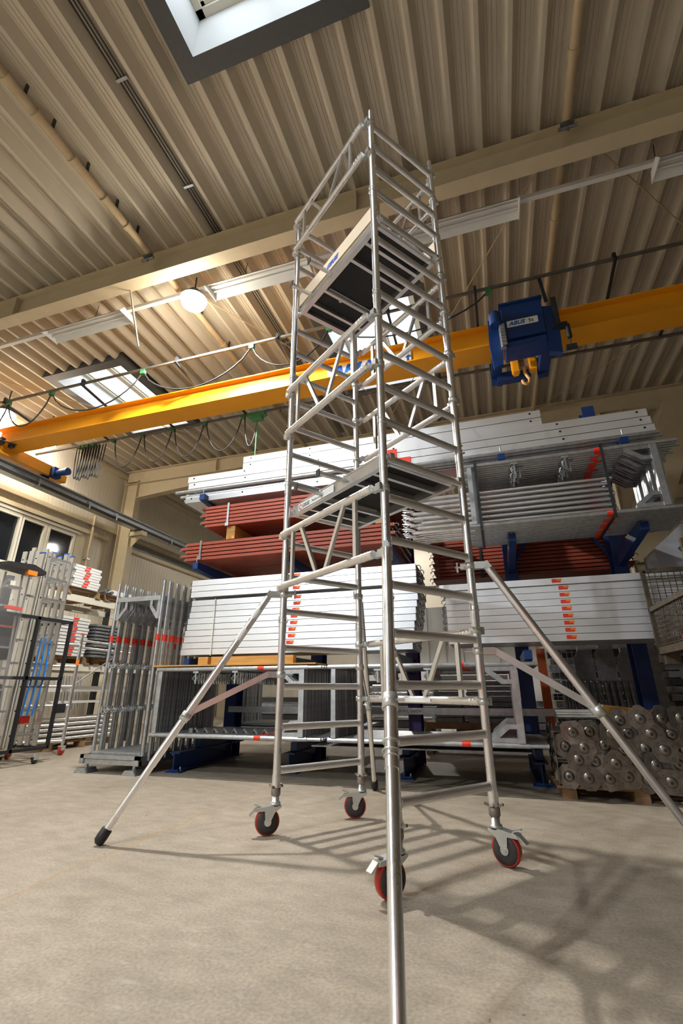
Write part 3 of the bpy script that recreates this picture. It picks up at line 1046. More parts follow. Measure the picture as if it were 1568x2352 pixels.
def stabiliser(x, y, foot, ntop, nlow, frac, tele=0.33, label=None):
    fx_, fy_ = to_local(*foot)
    d = Vector((fx_ - x, fy_ - y, 0)).normalized()
    top = Vector((x, y, RZ(ntop))) + d * .11
    ft = Vector((fx_, fy_, .05))
    sd = Vector((-d.y, d.x, 0))
    ax = (ft - top).normalized()
    mid = top.lerp(ft, tele)
    g = G().tube(top + ax * .03, mid, .0265, 18)
    sb = P('stabiliser', g, 'alu', tower, label)
    P('telescopic_tube', G().tube(mid, ft, .0235, 18), 'alu', sb)
    nrm = ax.cross(sd).normalized()
    P('rubber_foot', G().lathe([(.0, .045), (.022, .045), (.034, .03), (.036, 0), (.034, -.045), (.0235, -.05)], ft, ax, 18), 'black', sb)
    # top clamp
    g = G().lathe([(.027, -.022), (.037, -.022), (.037, .022), (.027, .022)], (x, y, RZ(ntop)), (0, 0, 1), 16)
    g.obox(Vector((x, y, RZ(ntop))) + d * .07, d * .04, sd * .02, (0, 0, .024))
    g.obox(Vector((x, y, RZ(ntop))) - d * .045 + sd * .01, d * .02, sd * .012, (0, 0, .02))
    g.tube(Vector((x, y, RZ(ntop))) - d * .03 + sd * .03, Vector((x, y, RZ(ntop))) - d * .1 + sd * .03, .007, 8)
    g.obox(Vector((x, y, RZ(ntop))) - d * .085 + sd * .03, d * .006, sd * .006, (0, 0, .035))
    g.obox(top + ax * .015, ax * .04, sd * .012, nrm * .024)
    P('clamp', g, 'zinc', sb)
    # sloping strut from the upright to a collar on the leg
    j = top.lerp(ft, frac)
    p0 = Vector((x, y, RZ(nlow)))
    P('strut', G().bar(p0 + d * .1, j - nrm * .03 + Vector((0, 0, .04)), .012, .042, nrm), 'alu_flat', sb)
    g = G().lathe([(.027, -.022), (.036, -.022), (.036, .022), (.027, .022)], p0, (0, 0, 1), 16)
    g.obox(p0 + d * .065, d * .04, sd * .018, (0, 0, .022)).tube(p0 - d * .03 + sd * .03, p0 - d * .09 + sd * .03, .007, 8).tube(p0 + d * .09 - sd * .03, p0 + d * .09 + sd * .03, .007, 8)
    P('clamp', g, 'zinc', sb)
    g = G().lathe([(.028, -.03), (.034, -.03), (.034, .03), (.028, .03)], j, ax, 16)
    g.obox(j - nrm * .035 + Vector((0, 0, .03)), ax * .03, sd * .01, nrm * .02).tube(j + sd * .03 + nrm * .02, j + sd * .06 + nrm * .02, .006, 8)
    P('collar', g, 'zinc', sb)
    return sb, top, ft, ax, mid


sA = stabiliser(0, L, (-2.55, 2.924), 5.47, 3.3, .56, .75, 'left stabiliser leg')
sB = stabiliser(W, L, (-1.296, 5.114), 5.7, 3.55, .56, .62, 'rear stabiliser leg')
sD = stabiliser(W, 0, (.978, 3.384), 5.78, 3.75, .55, .6, 'right stabiliser leg')
sC = stabiliser(0, 0, (-.3405, 1.521), 5.72, 3.6, .5, .635, 'front stabiliser leg pointing at the camera')
# wire clip and sleeve end on the front leg
sb, top, ft, ax, mid = sC
for k, off in enumerate((-.1, -.065, -.045)):
    c = mid + ax * off
    u = ax.cross(Vector((1, 0, 0))).normalized()
    v = ax.cross(u)
    rr = .033 if k < 2 else .028
    ring = [c + (u * math.cos(t) + v * math.sin(t)) * rr for t in [i * 2 * PI / 18 for i in range(18)]]
    P('locking_clip', G().path(ring, .0028, 6, True), 'zinc', sb)
# warning print on the left leg
sb, top, ft, ax, mid = sA
for fr_, ln in ((.1, .04), (.2, .05)):
    c = top.lerp(ft, fr_)
    P('sticker', G().tube(c - ax * ln, c + ax * ln, .0268, 18, caps=False), 'sign', sb)
g = G()
for x, y, z in ((W - .025, 0, .25), (.0, L - .026, .45), (W, L - .026, .4)):
    g.tube((x, y - .002, z), (x, y - .003, z + .001), .004, 6)

# ================================================================== CANTILEVER RACK
rack = thing('cantilever_rack', 'blue steel cantilever rack holding all the scaffold stacks', 'rack', (-1.2, 6.6, 0))
RX = [-3.85, -2.5, -1.12, .3, 1.62]
for i, xx in enumerate(RX):
    mm = 'purple' if i == 2 else 'bluedark'
    g = G().ibeam((xx, 6.75, 0.02), (xx, 6.75, 4.75), .24, .16, .014, .01, (0, 1, 0))
    up = part('upright', g, mm, rack)
    if i < 4:
        yf = 5.42 if i == 0 else 5.76
        g = G().ibeam((xx, yf, .12), (xx, 7.0, .12), .2, .14, .014, .01).box(xx - .1, xx + .1, yf - .01, yf + .12, 0, .015)
        ftp = part('foot', g, 'blue', rack)
        part('anchor_bolt', G().tube((xx + .06, yf + .06, .015), (xx + .06, yf + .06, .06), .009, 8).tube((xx + .06, yf + .06, .015), (xx + .06, yf + .06, .03), .018, 6), 'zinc', ftp)
    for z, yt in ((3.6, 5.4), (2.58, 5.42), (1.31, 5.46)) + (((.32, 5.9),) if i < 4 else ()):
        if i == 4 and z < 1.4:
            continue
        if i in (1, 2) and z == 3.6:
            continue
        g = G().prism([(yt, -.09), (yt, 0), (6.63, 0), (6.63, -.2)], (xx - .04, 0, z), (0, 1, 0), (0, 0, 1), (.08, 0, 0))
        a = part('arm', g, 'blue', rack)
        if z > 2:
            part('end_pin', G().tube((xx, yt + .03, z), (xx, yt + .03, z + .09), .008, 6), 'galv', a)
for xx in RX[2:]:
    part('arm', G().prism([(8.2, -.09), (8.2, 0), (6.87, 0), (6.87, -.2)], (xx - .04, 0, 2.424), (0, 1, 0), (0, 0, 1), (.08, 0, 0)), 'blue', rack)
part('tie_bar', G().box(RX[0], RX[4], 6.6, 6.62, .62, .7), 'galv', rack, 'grey tie bar with stamped print')
part('tie_bar', G().box(RX[0], RX[4], 6.6, 6.62, 2.2, 2.28), 'galv', rack)
text('B&T - 7385A M - L  71852 M', .04, (-1.5, 6.598, .645), (1, 0, 0), (0, 0, 1), 'ink_black', rack)
for s in (-1, 1):
    part('diagonal', G().bar((RX[3], 6.85, 2.5 if s > 0 else 4.5), (RX[4], 6.85, 4.5 if s > 0 else 2.5), .05, .01, (0, 1, 0)), 'bluedark', rack)

# --- silver box decks (level two)
def make_deck(ln, dp, ht, name, body, cat, label, sticker=None, holes=(), hooks=True, gap=.005):
    t = thing(name, label, cat, (0, 0, 0), 0, local=True)
    g = G().box(0, ln, 0, dp, 0, ht - gap)
    part('board', g, body, t)
    part('end_cap', G().box(-.004, .0, .002, dp - .002, .004, ht - .012), 'galv', t)
    part('end_cap', G().box(ln, ln + .004, .002, dp - .002, .004, ht - .012), 'galv', t)
    if hooks:
        for xe, s in ((0, -1), (ln, 1)):
            for yy in (.05, dp * .5):
                g = G().path([(xe, yy, ht * .7), (xe + s * .035, yy, ht * .8), (xe + s * .055, yy, ht * .5), (xe + s * .05, yy, ht * .15)], .007, 6)
                part('hook', g, 'galv_dark', t)
    if sticker:
        part('sticker', G().box(sticker, sticker + .09, -.0035, -.002, ht * .25, ht * .78), 'red', t)
        part('sticker', G().box(sticker + .05, sticker + .1, -.0036, -.002, ht * .5, ht * .8), 'orange', t)
    for hx in holes:
        part('hole', G().tube((hx, -.0005, ht * .6), (hx, .003, ht * .6), .014, 10), 'black', t)
    return t


dk = make_deck(3.07, .61, .078, 'deck_board', 'deck', 'deck', 'x', 1.5)
used = []
for r in range(12):
    z = 2.335 - r * .0795 - (.03 if r > 2 else 0)
    x = -3.9 + random.uniform(-.008, .008) + (0 if r < 3 else .02)
    if r > 2:
        x += (-.012 * (r - 3))
    place(dk, (x if r > 2 else -3.89, 5.5 - (.04 if r < 3 else 0), z - .078), 'silver deck board with red sticker in the left stack, ' + ORD[r], 'silver deck boards in the left stack', first=used)
dk2 = make_deck(3.07, .61, .0735, 'deck_board', 'deck', 'deck', 'x', 1.2)
used = []
for r in range(9):
    z = 2.055 - r * .0735
    place(dk2, (-.5 + (0 if r else -.06), 5.5 - (.03 if r == 0 else 0), z - .0735), 'silver deck board with orange sticker, right stack, ' + ORD[r], 'silver deck boards in the right stack', first=used)
strap = thing('binding_strap', 'white strap round the left silver deck stack', 'strap', (-3.5, 5.44, 1.35))
part('band', G().box(-3.53, -3.515, 5.485, 5.49, 1.34, 2.07), 'white', strap)
for xa, ln, lb in ((-3.65, .18, 'short yellow timber block under the left end of the silver deck stack'), (-3.46, 1.12, 'long yellow timber beam under the silver deck stack')):
    g = G().box(xa, xa + ln, 5.42, 5.52, 1.225, 1.318) if ln > .5 else G().box(xa, xa + ln - .04, 5.42, 5.9, 1.225, 1.318)
    solo('timber_beam', g, 'wood', lb, 'timber', (xa, 5.45, 1.22))
solo('plywood_sheet', G().box(-4.12, -1.95, 5.15, 6.3, 1.195, 1.212), 'wood', 'thin brown plywood sheet lying on the lying scaffold frames', 'plywood', (-3, 5.7, 1.2))

# --- red stained decks (level three)
rd = make_deck(3.0, .575, .052, 'red_deck', 'redwood', 'deck', 'x', None, gap=.013)
used = []


def red_stack(x0, ztop, rows, nm, off, ys=(5.46, 6.05), rd=rd):
    for r in range(rows):
        for j, yy in enumerate(ys):
            place(rd, (x0 + (off if r % 2 else 0) + random.uniform(-.01, .01), yy, ztop - (r + 1) * .054), 'red stained wooden deck, %s, %s row of the %s' % (ORD[r], 'front' if j == 0 else 'rear', nm), 'red decks in the ' + nm, first=used)


red_stack(-3.86, 3.42, 6, 'upper left red stack', .07)
red_stack(-4.05, 2.89, 5, 'lower left red stack', -.08)
rd2 = make_deck(2.57, .575, .052, 'red_deck', 'redwood', 'deck', 'x', None, gap=.013)
used = []
red_stack(-.78, 3.02, 11, 'right red stack', .08, (6.95, 7.56), rd2)
for xx, ya, za, zb, lb, m in ((-3.44, 5.45, 3.08, 3.43, 'pale green strap round the upper red stack', 'galv'), (-3.83, 5.445, 2.62, 2.9, 'grey strap round the lower red stack', 'galv_dark'), (-.1, 6.935, 2.42, 3.03, 'dark strap round the right red stack', 'dark')):
    t = thing('binding_strap', lb, 'strap', (xx, ya, za))
    part('band', G().box(xx, xx + .03, ya, ya + .004, za, zb), m, t)
    part('buckle', G().box(xx - .012, xx + .042, ya - .01, ya + .004, za, za + .05), m, t)
solo('timber_block', G().box(-3.45, -3.32, 5.5, 6.4, 2.9, 3.0).box(-3.45, -3.32, 5.5, 6.4, 3.003, 3.09), 'wood', 'yellow timber block between the two left red stacks', 'timber', (-3.4, 5.9, 2.9))
solo('timber_block', G().box(-1.3, -1.18, 5.5, 6.4, 2.9, 3.09), 'wood', 'yellow timber block between the red stacks behind the tower', 'timber', (-1.25, 5.9, 2.9))

# --- top level: galvanised planks with punched holes
pk = make_deck(4.09, .3, .105, 'steel_plank', 'deck', 'plank', 'x', None, [.12, 1.05, 2.0, 3.05, 3.97], False, .009)
used = []
for r in range(2):
    place(pk, (-3.27, 5.5, 4.165 - (r + 1) * .105), 'long silver plank with punched holes on top of the rack, ' + ORD[r], 'long planks on top', first=used)
pk3 = make_deck(3.05, .3, .105, 'steel_plank', 'deck', 'plank', 'x', None, [.1, .95, 2.1, 2.95], False, .009)
used = []
for r in range(3):
    for xx, lb in ((-4.18, 'left'), (-1.12, 'right')):
        if r == 2 and xx < -2:
            continue
        for j in range(2):
            place(pk3, (xx + .02 * r, 5.48 + .32 * j, 3.955 - (r + 1) * .105 + (.0 if r < 2 else 0)), '%s silver plank in the %s %s row below the long planks' % ('front' if j == 0 else 'rear', NTH[r], lb), 'silver planks on the top arms', first=used)
for k in range(5):
    g = G().tube((-4.34 + .04 * k, 5.48 + .07 * k, 3.715 - .0 * k), (1.97 - .05 * k, 5.48 + .07 * k, 3.64 + .01 * k), .0242, 12)
    g = G().tube((-4.34 + .04 * (k % 3), 5.45 + .075 * k, 3.69 - (.05 if k % 2 else 0)), (-1.16, 5.45 + .075 * k, 3.69 - (.05 if k % 2 else 0)), .024, 12)
    solo('scaffold_tube', g, 'galv', '%s galvanised tube from the front under the top left planks' % NTH[k], 'tube', (-2.7, 5.5 + .07 * k, 3.69), 'galvanised tubes under the top planks')
for k in range(4):
    g = G().tube((-1.08, 5.42 + .08 * k, 3.6), (1.97 + .05 * (k % 2), 5.42 + .08 * k, 3.6), .024, 12)
    solo('scaffold_tube', g, 'galv', '%s galvanised tube from the front under the top right planks' % NTH[k], 'tube', (.5, 5.42 + .08 * k, 3.6), 'galvanised tubes under the top planks')
used = []
for j in range(2):
    place(pk3, (-4.2, 5.5 + .33 * j, 3.53), '%s flat silver plank below the left tubes of the top level' % ('front' if j == 0 else 'rear'), 'flat planks under the tubes', first=None)
g = G().box(-1.18, -.98, 5.47, 5.478, 3.78, 3.9).box(-1.02, -.8, 5.47, 5.478, 3.66, 3.76)
solo('warning_sign', g, 'red', 'red and white sticker signs on the top planks right of the tower', 'sign', (-1, 5.47, 3.7))

# --- bundle of thin silver tubes between the stacks
for r in range(8):
    for j in range(6):
        yy = 5.45 + j * .075
        z = 3.13 - r * .062
        g = G().tube((-.86 + .05 * ((r * 3 + j * 5) % 4), yy, z), (1.42 - .05 * ((j + r) % 3), yy, z + .02 * (j % 2)), .022, 8)
        g.path([(-.9 + .05 * ((r * 3 + j * 5) % 4), yy, z - .02), (-.95, yy, z + .01), (-.9, yy, z + .03)], .008, 5)
        solo('brace_tube', g, 'alu', 'thin silver brace tube of the middle bundle, %s row down, %s from the front' % (NTH[r], NTH[j]), 'tube', (-.2, yy, z), 'bundle of thin silver brace tubes')


# --- scaffold frames
def make_frame(rows=1):
    t = thing('facade_scaffold', 'x', 'scaffold frame', local=True)
    for s in (-1, 1):
        g = G().tube((s * .365, 0, 0), (s * .365, 0, 2.0), .0242, 12).tube((s * .365, 0, 2.0), (s * .365, 0, 2.16), .019, 10)
        st = part('stile', g, 'galv', t)
        part('sticker', G().tube((s * .365, 0, 1.38), (s * .365, 0, 1.46), .0248, 12, caps=False), 'red', st, 'red marking sleeve')
    part('top_crossbar', G().box(-.345, .345, -.022, .022, 1.9, 1.96), 'galv', t)
    part('bottom_crossbar', G().box(-.345, .345, -.02, .02, .04, .09), 'galv', t)
    for s in (-1, 1):
        g = G().prism([(0, 0), (0, -.24), (.04, -.24), (.16, -.09), (.16, 0), (.12, 0), (.12, -.07), (.04, -.17), (.04, 0)] if s < 0 else [(0, 0), (0, -.24), (-.04, -.24), (-.16, -.09), (-.16, 0), (-.12, 0), (-.12, -.07), (-.04, -.17), (-.04, 0)],
                      (s * .342, -.012, 1.9), (1, 0, 0), (0, 0, 1), (0, .024, 0))
        part('gusset', g, 'galv', t)
    for z in (.55, 1.08):
        g = G().box(-.33, -.2, -.008, .008, z, z + .016).box(-.34, -.32, -.014, .014, z - .03, z + .045)
        g.path([(-.3, 0, z), (-.26, -.012, z - .03), (-.22, .008, z), (-.27, .012, z + .025)], .007, 5)
        part('brace_lock', g, 'galv', t)
    return t


fr0 = make_frame()
used = []
for k in range(18):
    place(fr0, (-4.5 + .03 * (k % 2), 5.2 + .078 * k, .14 - (.0 if k < 4 else 0)), '%s galvanised frame from the front in the upright bundle' % NTH[k], 'upright scaffold frames at the left', (0, 0, 0), used)
for k in range(20):
    place(fr0, (-4.03 + random.uniform(-.01, .01), 5.16 + .056 * k, .795), '%s galvanised frame from the front, lying on edge, lower left of the rack' % NTH[k], 'frames lying on edge at the lower left', (0, PI / 2, 0), used)
for k in range(20):
    place(fr0, (-1.8 + random.uniform(-.01, .01), 5.16 + .056 * k, .795), '%s galvanised frame from the front, lying on edge, lower right of the rack' % NTH[k], 'frames lying on edge at the lower right', (0, PI / 2, 0), used)
for k in range(14):
    place(fr0, (-.15 + (.05 if k in (2, 5, 9) else 0) + random.uniform(-.008, .008), 5.15 + .06 * k, 2.985), '%s galvanised frame from the front in the upper right bundle of the rack' % NTH[k], 'frames lying on edge at the upper right', (0, PI / 2, 0), used)
for k in range(16):
    place(fr0, (-4.03 + random.uniform(-.01, .01), 6.95 + .06 * k, .795), '%s galvanised frame from the front, lying on edge behind the rack uprights' % NTH[k], 'frames lying on edge behind the rack uprights', (0, PI / 2, 0), used)
for c, (xa, nn, hh) in enumerate([(-5.3, 7, .11), (-2.9, 9, .12), (-.9, 6, .12), (.86, 15, .12), (2.66, 15, .12)]):  # dark piles added to darken the background behind the rack
    for r in range(nn):
        g = G().box(xa + .03 * (r % 2), xa + 1.75 - .04 * (r % 3), 9.6, 10.0, .02 + r * hh, r * hh + hh).box(xa + .2, xa + .3, 9.6, 10, r * hh, .02 + r * hh)
        solo('dark_filler_section', g, 'galv_dark' if (r + c) % 3 else 'dark', 'dark filler beam added deep behind the rack, %s layer up, %s pile' % (NTH[r], NTH[c]), 'beam', (xa, 9.8, .1 + r * hh), 'filler beams added deep behind the rack')
for xx, lb in ((-.03, 'left'), (1.28, 'right')):
    g = G().box(xx, xx + .03, 5.105, 5.11, 2.55, 3.4).box(xx, xx + .03, 5.105, 5.95, 2.578, 2.584).box(xx, xx + .03, 5.105, 5.95, 3.39, 3.395)
    solo('binding_strap', g, 'dark', 'dark strap round the %s end of the upper right frame bundle' % lb, 'strap', (xx, 5.1, 2.6), 'straps on the upper right frame bundle')
# support for the upright bundle: pallet frame with four feet
t = thing('frame_pallet', 'galvanised pallet base with foot blocks under the upright frames', 'pallet', (-4.5, 5.8, 0))
part('rail', G().box(-4.95, -4.1, 5.1, 5.14, .16, .2).box(-4.95, -4.1, 5.12, 5.16, .06 + .04, .15).box(-4.96, -4.9, 5.1, 6.6, .1, .2).box(-4.16, -4.1, 5.1, 6.6, .1, .2), 'galv', t)
part('floor_plate', G().box(-4.9, -4.16, 5.16, 6.6, .115, .13), 'galv', t)
for xx in (-4.9, -4.2):
    for yy in (5.17, 6.4):
        g = G().tube((xx, yy, .03), (xx, yy, .12), .022, 10)
        g.prism([(-.1, 0), (.1, 0), (.06, .055), (-.06, .055)], (xx, yy - .09, 0), (1, 0, 0), (0, 0, 1), (0, .18, 0))
        part('foot', g, 'galv', t)

# short dark uprights in depth on the lower arms
solo('pallet_board', G().box(-4.1, 1.9, 6.3, 6.6, .33, .4), 'galv_dark', 'dark steel planks behind the lying frames on the lowest arms', 'plank', (-1, 6.4, .33))
part('sheet_pile', G().box(-2.0, .2, 5.2, 6.3, .36, .372), 'galv_dark', rack)
for k in range(9):
    g = G().box(-3.6 + k * .1, -3.55 + k * .1, 5.3, 5.33, .42, .5) if k % 9 == 0 else G().path([(-3.7 + k * .13, 5.35, .44), (-3.66 + k * .13, 5.33, .5), (-3.62 + k * .13, 5.35, .44)], .016, 6)
    solo('tube_coupler', g, 'galv_dark', '%s small dark coupler from the left, lying on the lower left frames' % NTH[k], 'coupler', (-3.6 + k * .13, 5.35, .44), 'couplers on the lower left frames')

# ================================================================== BEHIND THE RACK
# dark grey boxes / closed profiles
for c in range(2):
    for r in range(8):
        x0 = -1.02 + c * .5
        g = G().box(x0, x0 + (.4 if c == 0 else .68), 8.0, 8.5, .45 + r * .075, .515 + r * .075).box(x0 - .02, x0, 8.02, 8.48, .46 + r * .075, .5 + r * .075)
        solo('steel_profile', g, 'galv_dark', 'grey steel profile behind the rack, %s in the %s pile' % (ORD[7 - r], 'left' if c == 0 else 'right'), 'profile', (x0, 8.2, .45 + r * .075), 'profile piles behind the rack')
solo('profile_bench', G().box(-1.2, .4, 7.95, 8.6, .36, .45).box(-1.2, -1.1, 8, 8.5, 0, .36).box(.3, .4, 8, 8.5, 0, .36), 'pallet', 'wooden trestle under the profile piles behind the rack', 'trestle', (-.4, 8.3, 0))
for k in range(5):
    g = G().tube((-2.1, 8.05 + .07 * k, .5 + .12 * k), (-1.08, 8.05 + .07 * k, .5 + .12 * k), .022, 8)
    solo('scaffold_tube', g, 'alu', 'short bright tube end behind the rack, %s from below' % NTH[k], 'tube', (-1.6, 8.1, .5 + .12 * k), 'short tubes behind the rack')
for k in range(3):
    g = G().box(-1.05, .1, 7.8, 8.4, 1.06 + .09 * k, 1.12 + .09 * k)
    solo('folding_ladder', g, 'white', 'white folded ladder on the profile piles behind the rack, %s from below' % NTH[k], 'ladder', (-.5, 8.1, 1.14 + .09 * k), 'folded ladders behind the rack')
g = G().box(.56, .68, 8.0, 8.1, 0, 1.5)
solo('orange_post', g, 'orange_paint', 'orange painted post standing behind the rack at the right', 'post', (.62, 8.05, 0))
for k, (xx, z1) in enumerate([(1.12, 1.5), (1.4, 1.55), (1.68, 1.48), (1.96, 1.5)]):
    g = G().box(xx, xx + .19, 7.9, 8.0, 0, z1).prism([(0, 0), (-.07, -.1), (-.07, -.5), (0, -.42)], (xx, 7.9, z1 - .05), (1, 0, 0), (0, 0, 1), (0, .02, 0))
    solo('steel_channel', g, 'galv_dark', 'tall grey steel channel upright behind the spindle pile, %s from the left' % NTH[k], 'channel', (xx, 7.95, 0), 'upright channels behind the spindles')
for k in range(15):
    xx = .82 + k * .075
    zt = 1.02 - (.0 if k < 12 else .07 * (k - 11))
    g = G().tube((xx, 7.4, .0), (xx, 7.55, zt), .03, 10, caps=False).tube((xx, 7.4, .0), (xx, 7.55, zt), .024, 10, caps=False)
    g.lathe([(.024, 0), (.031, .002), (.031, -.01)], (xx, 7.55, zt), (0, .2, 1), 10)
    solo('steel_tube', g, 'galv_dark', 'open-ended dark tube in the standing row behind the spindles, %s from the left' % NTH[k], 'tube', (xx, 7.45, .3), 'standing tubes behind the spindles')
g = G()
for i in range(9):
    g.box(.7 + i * .08, .706 + i * .08, 9.0, 9.006, .0, 1.9)
for i in range(16):
    g.box(.7, 1.36, 9.0, 9.006, .3 + i * .1, .306 + i * .1)
t = thing('wire_cage', 'grey wire cage behind the orange post', 'cage', (1, 9, .3))
part('wire_mesh', g, 'galv', t, kind='stuff')
# corrugated partition behind
pw = setting('wall_partition', (0, 11, 0))
for k in range(10):
    xa = -3.2 + k * .42
    part('wall_panel', G().box(xa, xa + .41, 12.4, 12.45, 0, 2.9).box(xa + .1, xa + .3, 12.37, 12.4, 0, 2.9), 'white', pw)

# white banner at the right
t = thing('white_banner', 'white tilted banner panel above the wire box at the right edge', 'banner', (2.7, 7.2, 2.5))
part('panel', G().prism([(2.05, 1.9), (2.08, 2.62), (2.75, 3.18), (4.2, 3.9), (4.2, 1.9)], (0, 7.3, 0), (1, 0, 0), (0, 0, 1), (0, .03, 0)), 'greyplastic', t)
part('grey_stripe', G().prism([(2.09, 2.3), (2.09, 2.6), (2.22, 2.7), (2.24, 2.3)], (0, 7.295, 0), (1, 0, 0), (0, 0, 1), (0, .004, 0)), 'galv', t, 'darker grey patch')  # darker grey shape on the panel
part('dark_stroke', G().prism([(2.5, 2.72), (2.62, 2.55), (2.7, 2.45), (2.66, 2.6), (2.54, 2.76)], (0, 7.294, 0), (1, 0, 0), (0, 0, 1), (0, .004, 0)), 'trimgrey', t)

# ================================================================== SPINDLE FEET PILE
used = []
t = thing('base_jack', 'x', 'base jack', local=True)
oc = [(1.3 * a, 1.3 * b) for a, b in [(.075, -.05), (.075, .03), (.035, .075), (-.05, .075), (-.075, .05), (-.075, -.03), (-.035, -.075), (.05, -.075)]]
g = G().prism(oc, (0, 0, 0), (1, 0, 0), (0, 0, 1), (0, .006, 0))
part('base_plate', g, 'jack', t)
part('dome', G().lathe([(.046, 0), (.04, -.01), (.026, -.016), (.012, -.017)], (0, 0, 0), (0, 1, 0), 14), 'jack', t)
part('hole', G().tube((0, -.0185, 0), (0, -.012, 0), .013, 8), 'black', t)
part('corner_hole', G().tube((.055, -.001, .045), (.055, 0, .045), .005, 6).tube((-.055, -.001, -.045), (-.055, 0, -.045), .005, 6).tube((-.05, -.001, .05), (-.05, 0, .05), .005, 6).tube((.05, -.001, -.05), (.05, 0, -.05), .005, 6), 'black', t)
part('spindle', G().tube((0, .006, 0), (0, .6, 0), .019, 8), 'galv_dark', t)
jack = t
RW = ['lowest', 'second', 'third', 'fourth', 'top']
for r in range(5):
    for k in range([9, 9, 8, 8, 4][r]):
        x = .5 + k * .158 + (.075 if r % 2 else 0) + (.5 if r == 4 else 0)
        if x > 1.8:
            continue
        place(jack, (x + random.uniform(-.015, .015), 5.2 - .035 * ((k + r) % 2) - .008 * (k % 3), .2 + r * .118 + random.uniform(-.015, .015)),
              'base jack plate facing the hall, %s row of the pile, %s from the left' % (RW[r], NTH[k]), 'base jacks facing the camera', (random.uniform(-.1, .1), random.uniform(-.9, .9), random.uniform(-.12, .12)), used)
for r in range(4):
    for k in range(5):
        place(jack, (.4 + .008 * (k % 3), 5.25 + k * .12, .22 + r * .11), 'base jack turned sideways at the pile end, %s row, %s from the front' % (RW[r], NTH[k]), 'sideways base jacks', (0, random.uniform(-.5, .5), -PI / 2), used)
for k in range(3):
    g = G().tube((.48, 5.35 + k * .07, .68 + .02 * k), (.95, 5.35 + k * .07, .68 + .02 * k), .019, 10)
    for i in range(36):
        g.tube((.5 + i * .012, 5.35 + k * .07, .68 + .02 * k), (.504 + i * .012, 5.35 + k * .07, .68 + .02 * k), .0215, 8)
    solo('threaded_spindle', g, 'zinc', '%s threaded spindle from the front lying on top of the jack pile' % NTH[k], 'spindle', (.7, 5.4, .68), 'threaded spindles on the pile')
t = thing('pallet', 'dark wooden pallet under the base jack pile', 'pallet', (1.1, 5.6, 0))
for xx in (.42, 1.0, 1.6):
    part('block', G().box(xx, xx + .12, 5.25, 6.0, .0, .09), 'pallet', t)
for k in range(5):
    part('board', G().box(.38, 1.8, 5.22 + k * .17, 5.33 + k * .17, .09, .112), 'pallet', t)
solo('timber_board', G().obox((1.13, 5.35, .72), (.26, .1, -.03), (0, .05, 0), (0, 0, .04)), 'wood', 'yellow timber board lying on top of the base jack pile', 'timber', (1.13, 5.35, .68))


# wire boxes at the right
def wire_box(x0, x1, y0, y1, z0, z1, label, fill=True):
    t = thing('wire_mesh_box', label, 'mesh box', ((x0 + x1) / 2, (y0 + y1) / 2, z0))
    g = G()
    for xx in (x0, x1):
        for yy in (y0, y1):
            g.box(xx - .02, xx + .02, yy - .02, yy + .02, z0 - .1, z1)
    for z in (z0, z1):
        g.box(x0, x1, y0 - .02, y0 + .02, z - .02, z + .02).box(x0, x1, y1 - .02, y1 + .02, z - .02, z + .02)
    g.box(x0 - .02, x0 + .02, y0, y1, z0 - .03, z0 + .03).box(x1 - .02, x1 + .02, y0, y1, z1 - .02, z1 + .02).box(x0 - .02, x0 + .02, y0, y1, (z0 + z1) / 2 - .02, (z0 + z1) / 2 + .02)
    part('frame', g, 'rust', t)
    part('base', G().box(x0, x1, y0, y1, z0, z0 + .015), 'rust', t)
    g = G()
    s = .05
    y = y0 + s
    while y < y1:
        g.box(x0 - .003, x0 + .003, y - .003, y + .003, z0, (z0 + z1) / 2)
        y += s * .8
    z = z0 + s
    while z < (z0 + z1) / 2:
        g.box(x0 - .003, x0 + .003, y0, y1, z - .003, z + .003)
        z += s * .8
    x = x0 + s
    while x < x1:
        for yy in (y1, y0):
            g.box(x - .003, x + .003, yy - .003, yy + .003, z0, z1)
        x += s * 1.1
    z = z0 + s
    while z < z1:
        for yy in (y1, y0):
            g.box(x0, x1, yy - .003, yy + .003, z - .003, z + .003)
        z += s * 1.1
    part('wire_mesh', g, 'rust', t, kind='stuff')
    part('foot', G().box(x0, x0 + .12, y1 - .12, y1, z0 - .12, z0), 'rust', t)
    return t


wire_box(1.47, 2.27, 4.15, 5.33, 1.26, 2.03, 'rusty wire mesh box at the right edge, half-height side gate')
for k in range(10):
    g = G().lathe([(0, -.05), (.05, -.05), (.06, 0), (.05, .05), (0, .05)], (1.62 + .1 * (k % 3), 4.4 + .09 * k, 1.33 + .06 * (k % 2)), (1, .3 * (k % 3), .2), 12)
    solo('coupler_part', g, 'red' if k in (3, 6) else 'galv_dark', 'small metal fitting lying in the wire mesh box, %s from the front' % NTH[k], 'fitting', (1.62, 4.4 + .09 * k, 1.33), 'fittings in the mesh box')
wire_box(1.8, 2.6, 4.15, 5.33, .14, 1.12, 'darker wire mesh box standing on the floor below the upper box')

# ================================================================== LEFT SIDE: PALLET RACK
pr = thing('pallet_rack', 'cream beamed pallet rack along the left wall with deck stacks', 'rack', (-7.6, 7.5, 0))
for yy in (5.3, 8.4, 11.4):
    for xx in (-7.12, -8.1):
        part('upright', G().box(xx - .04, xx + .04, yy - .05, yy + .05, 0, 2.6), 'dark', pr)
for z in (2.41, 1.24):
    for xx in (-7.1, -8.12):
        part('beam', G().box(xx - .025, xx + .025, 5.3, 11.4, z, z + .115), 'frame_w', pr, 'cream load beam')


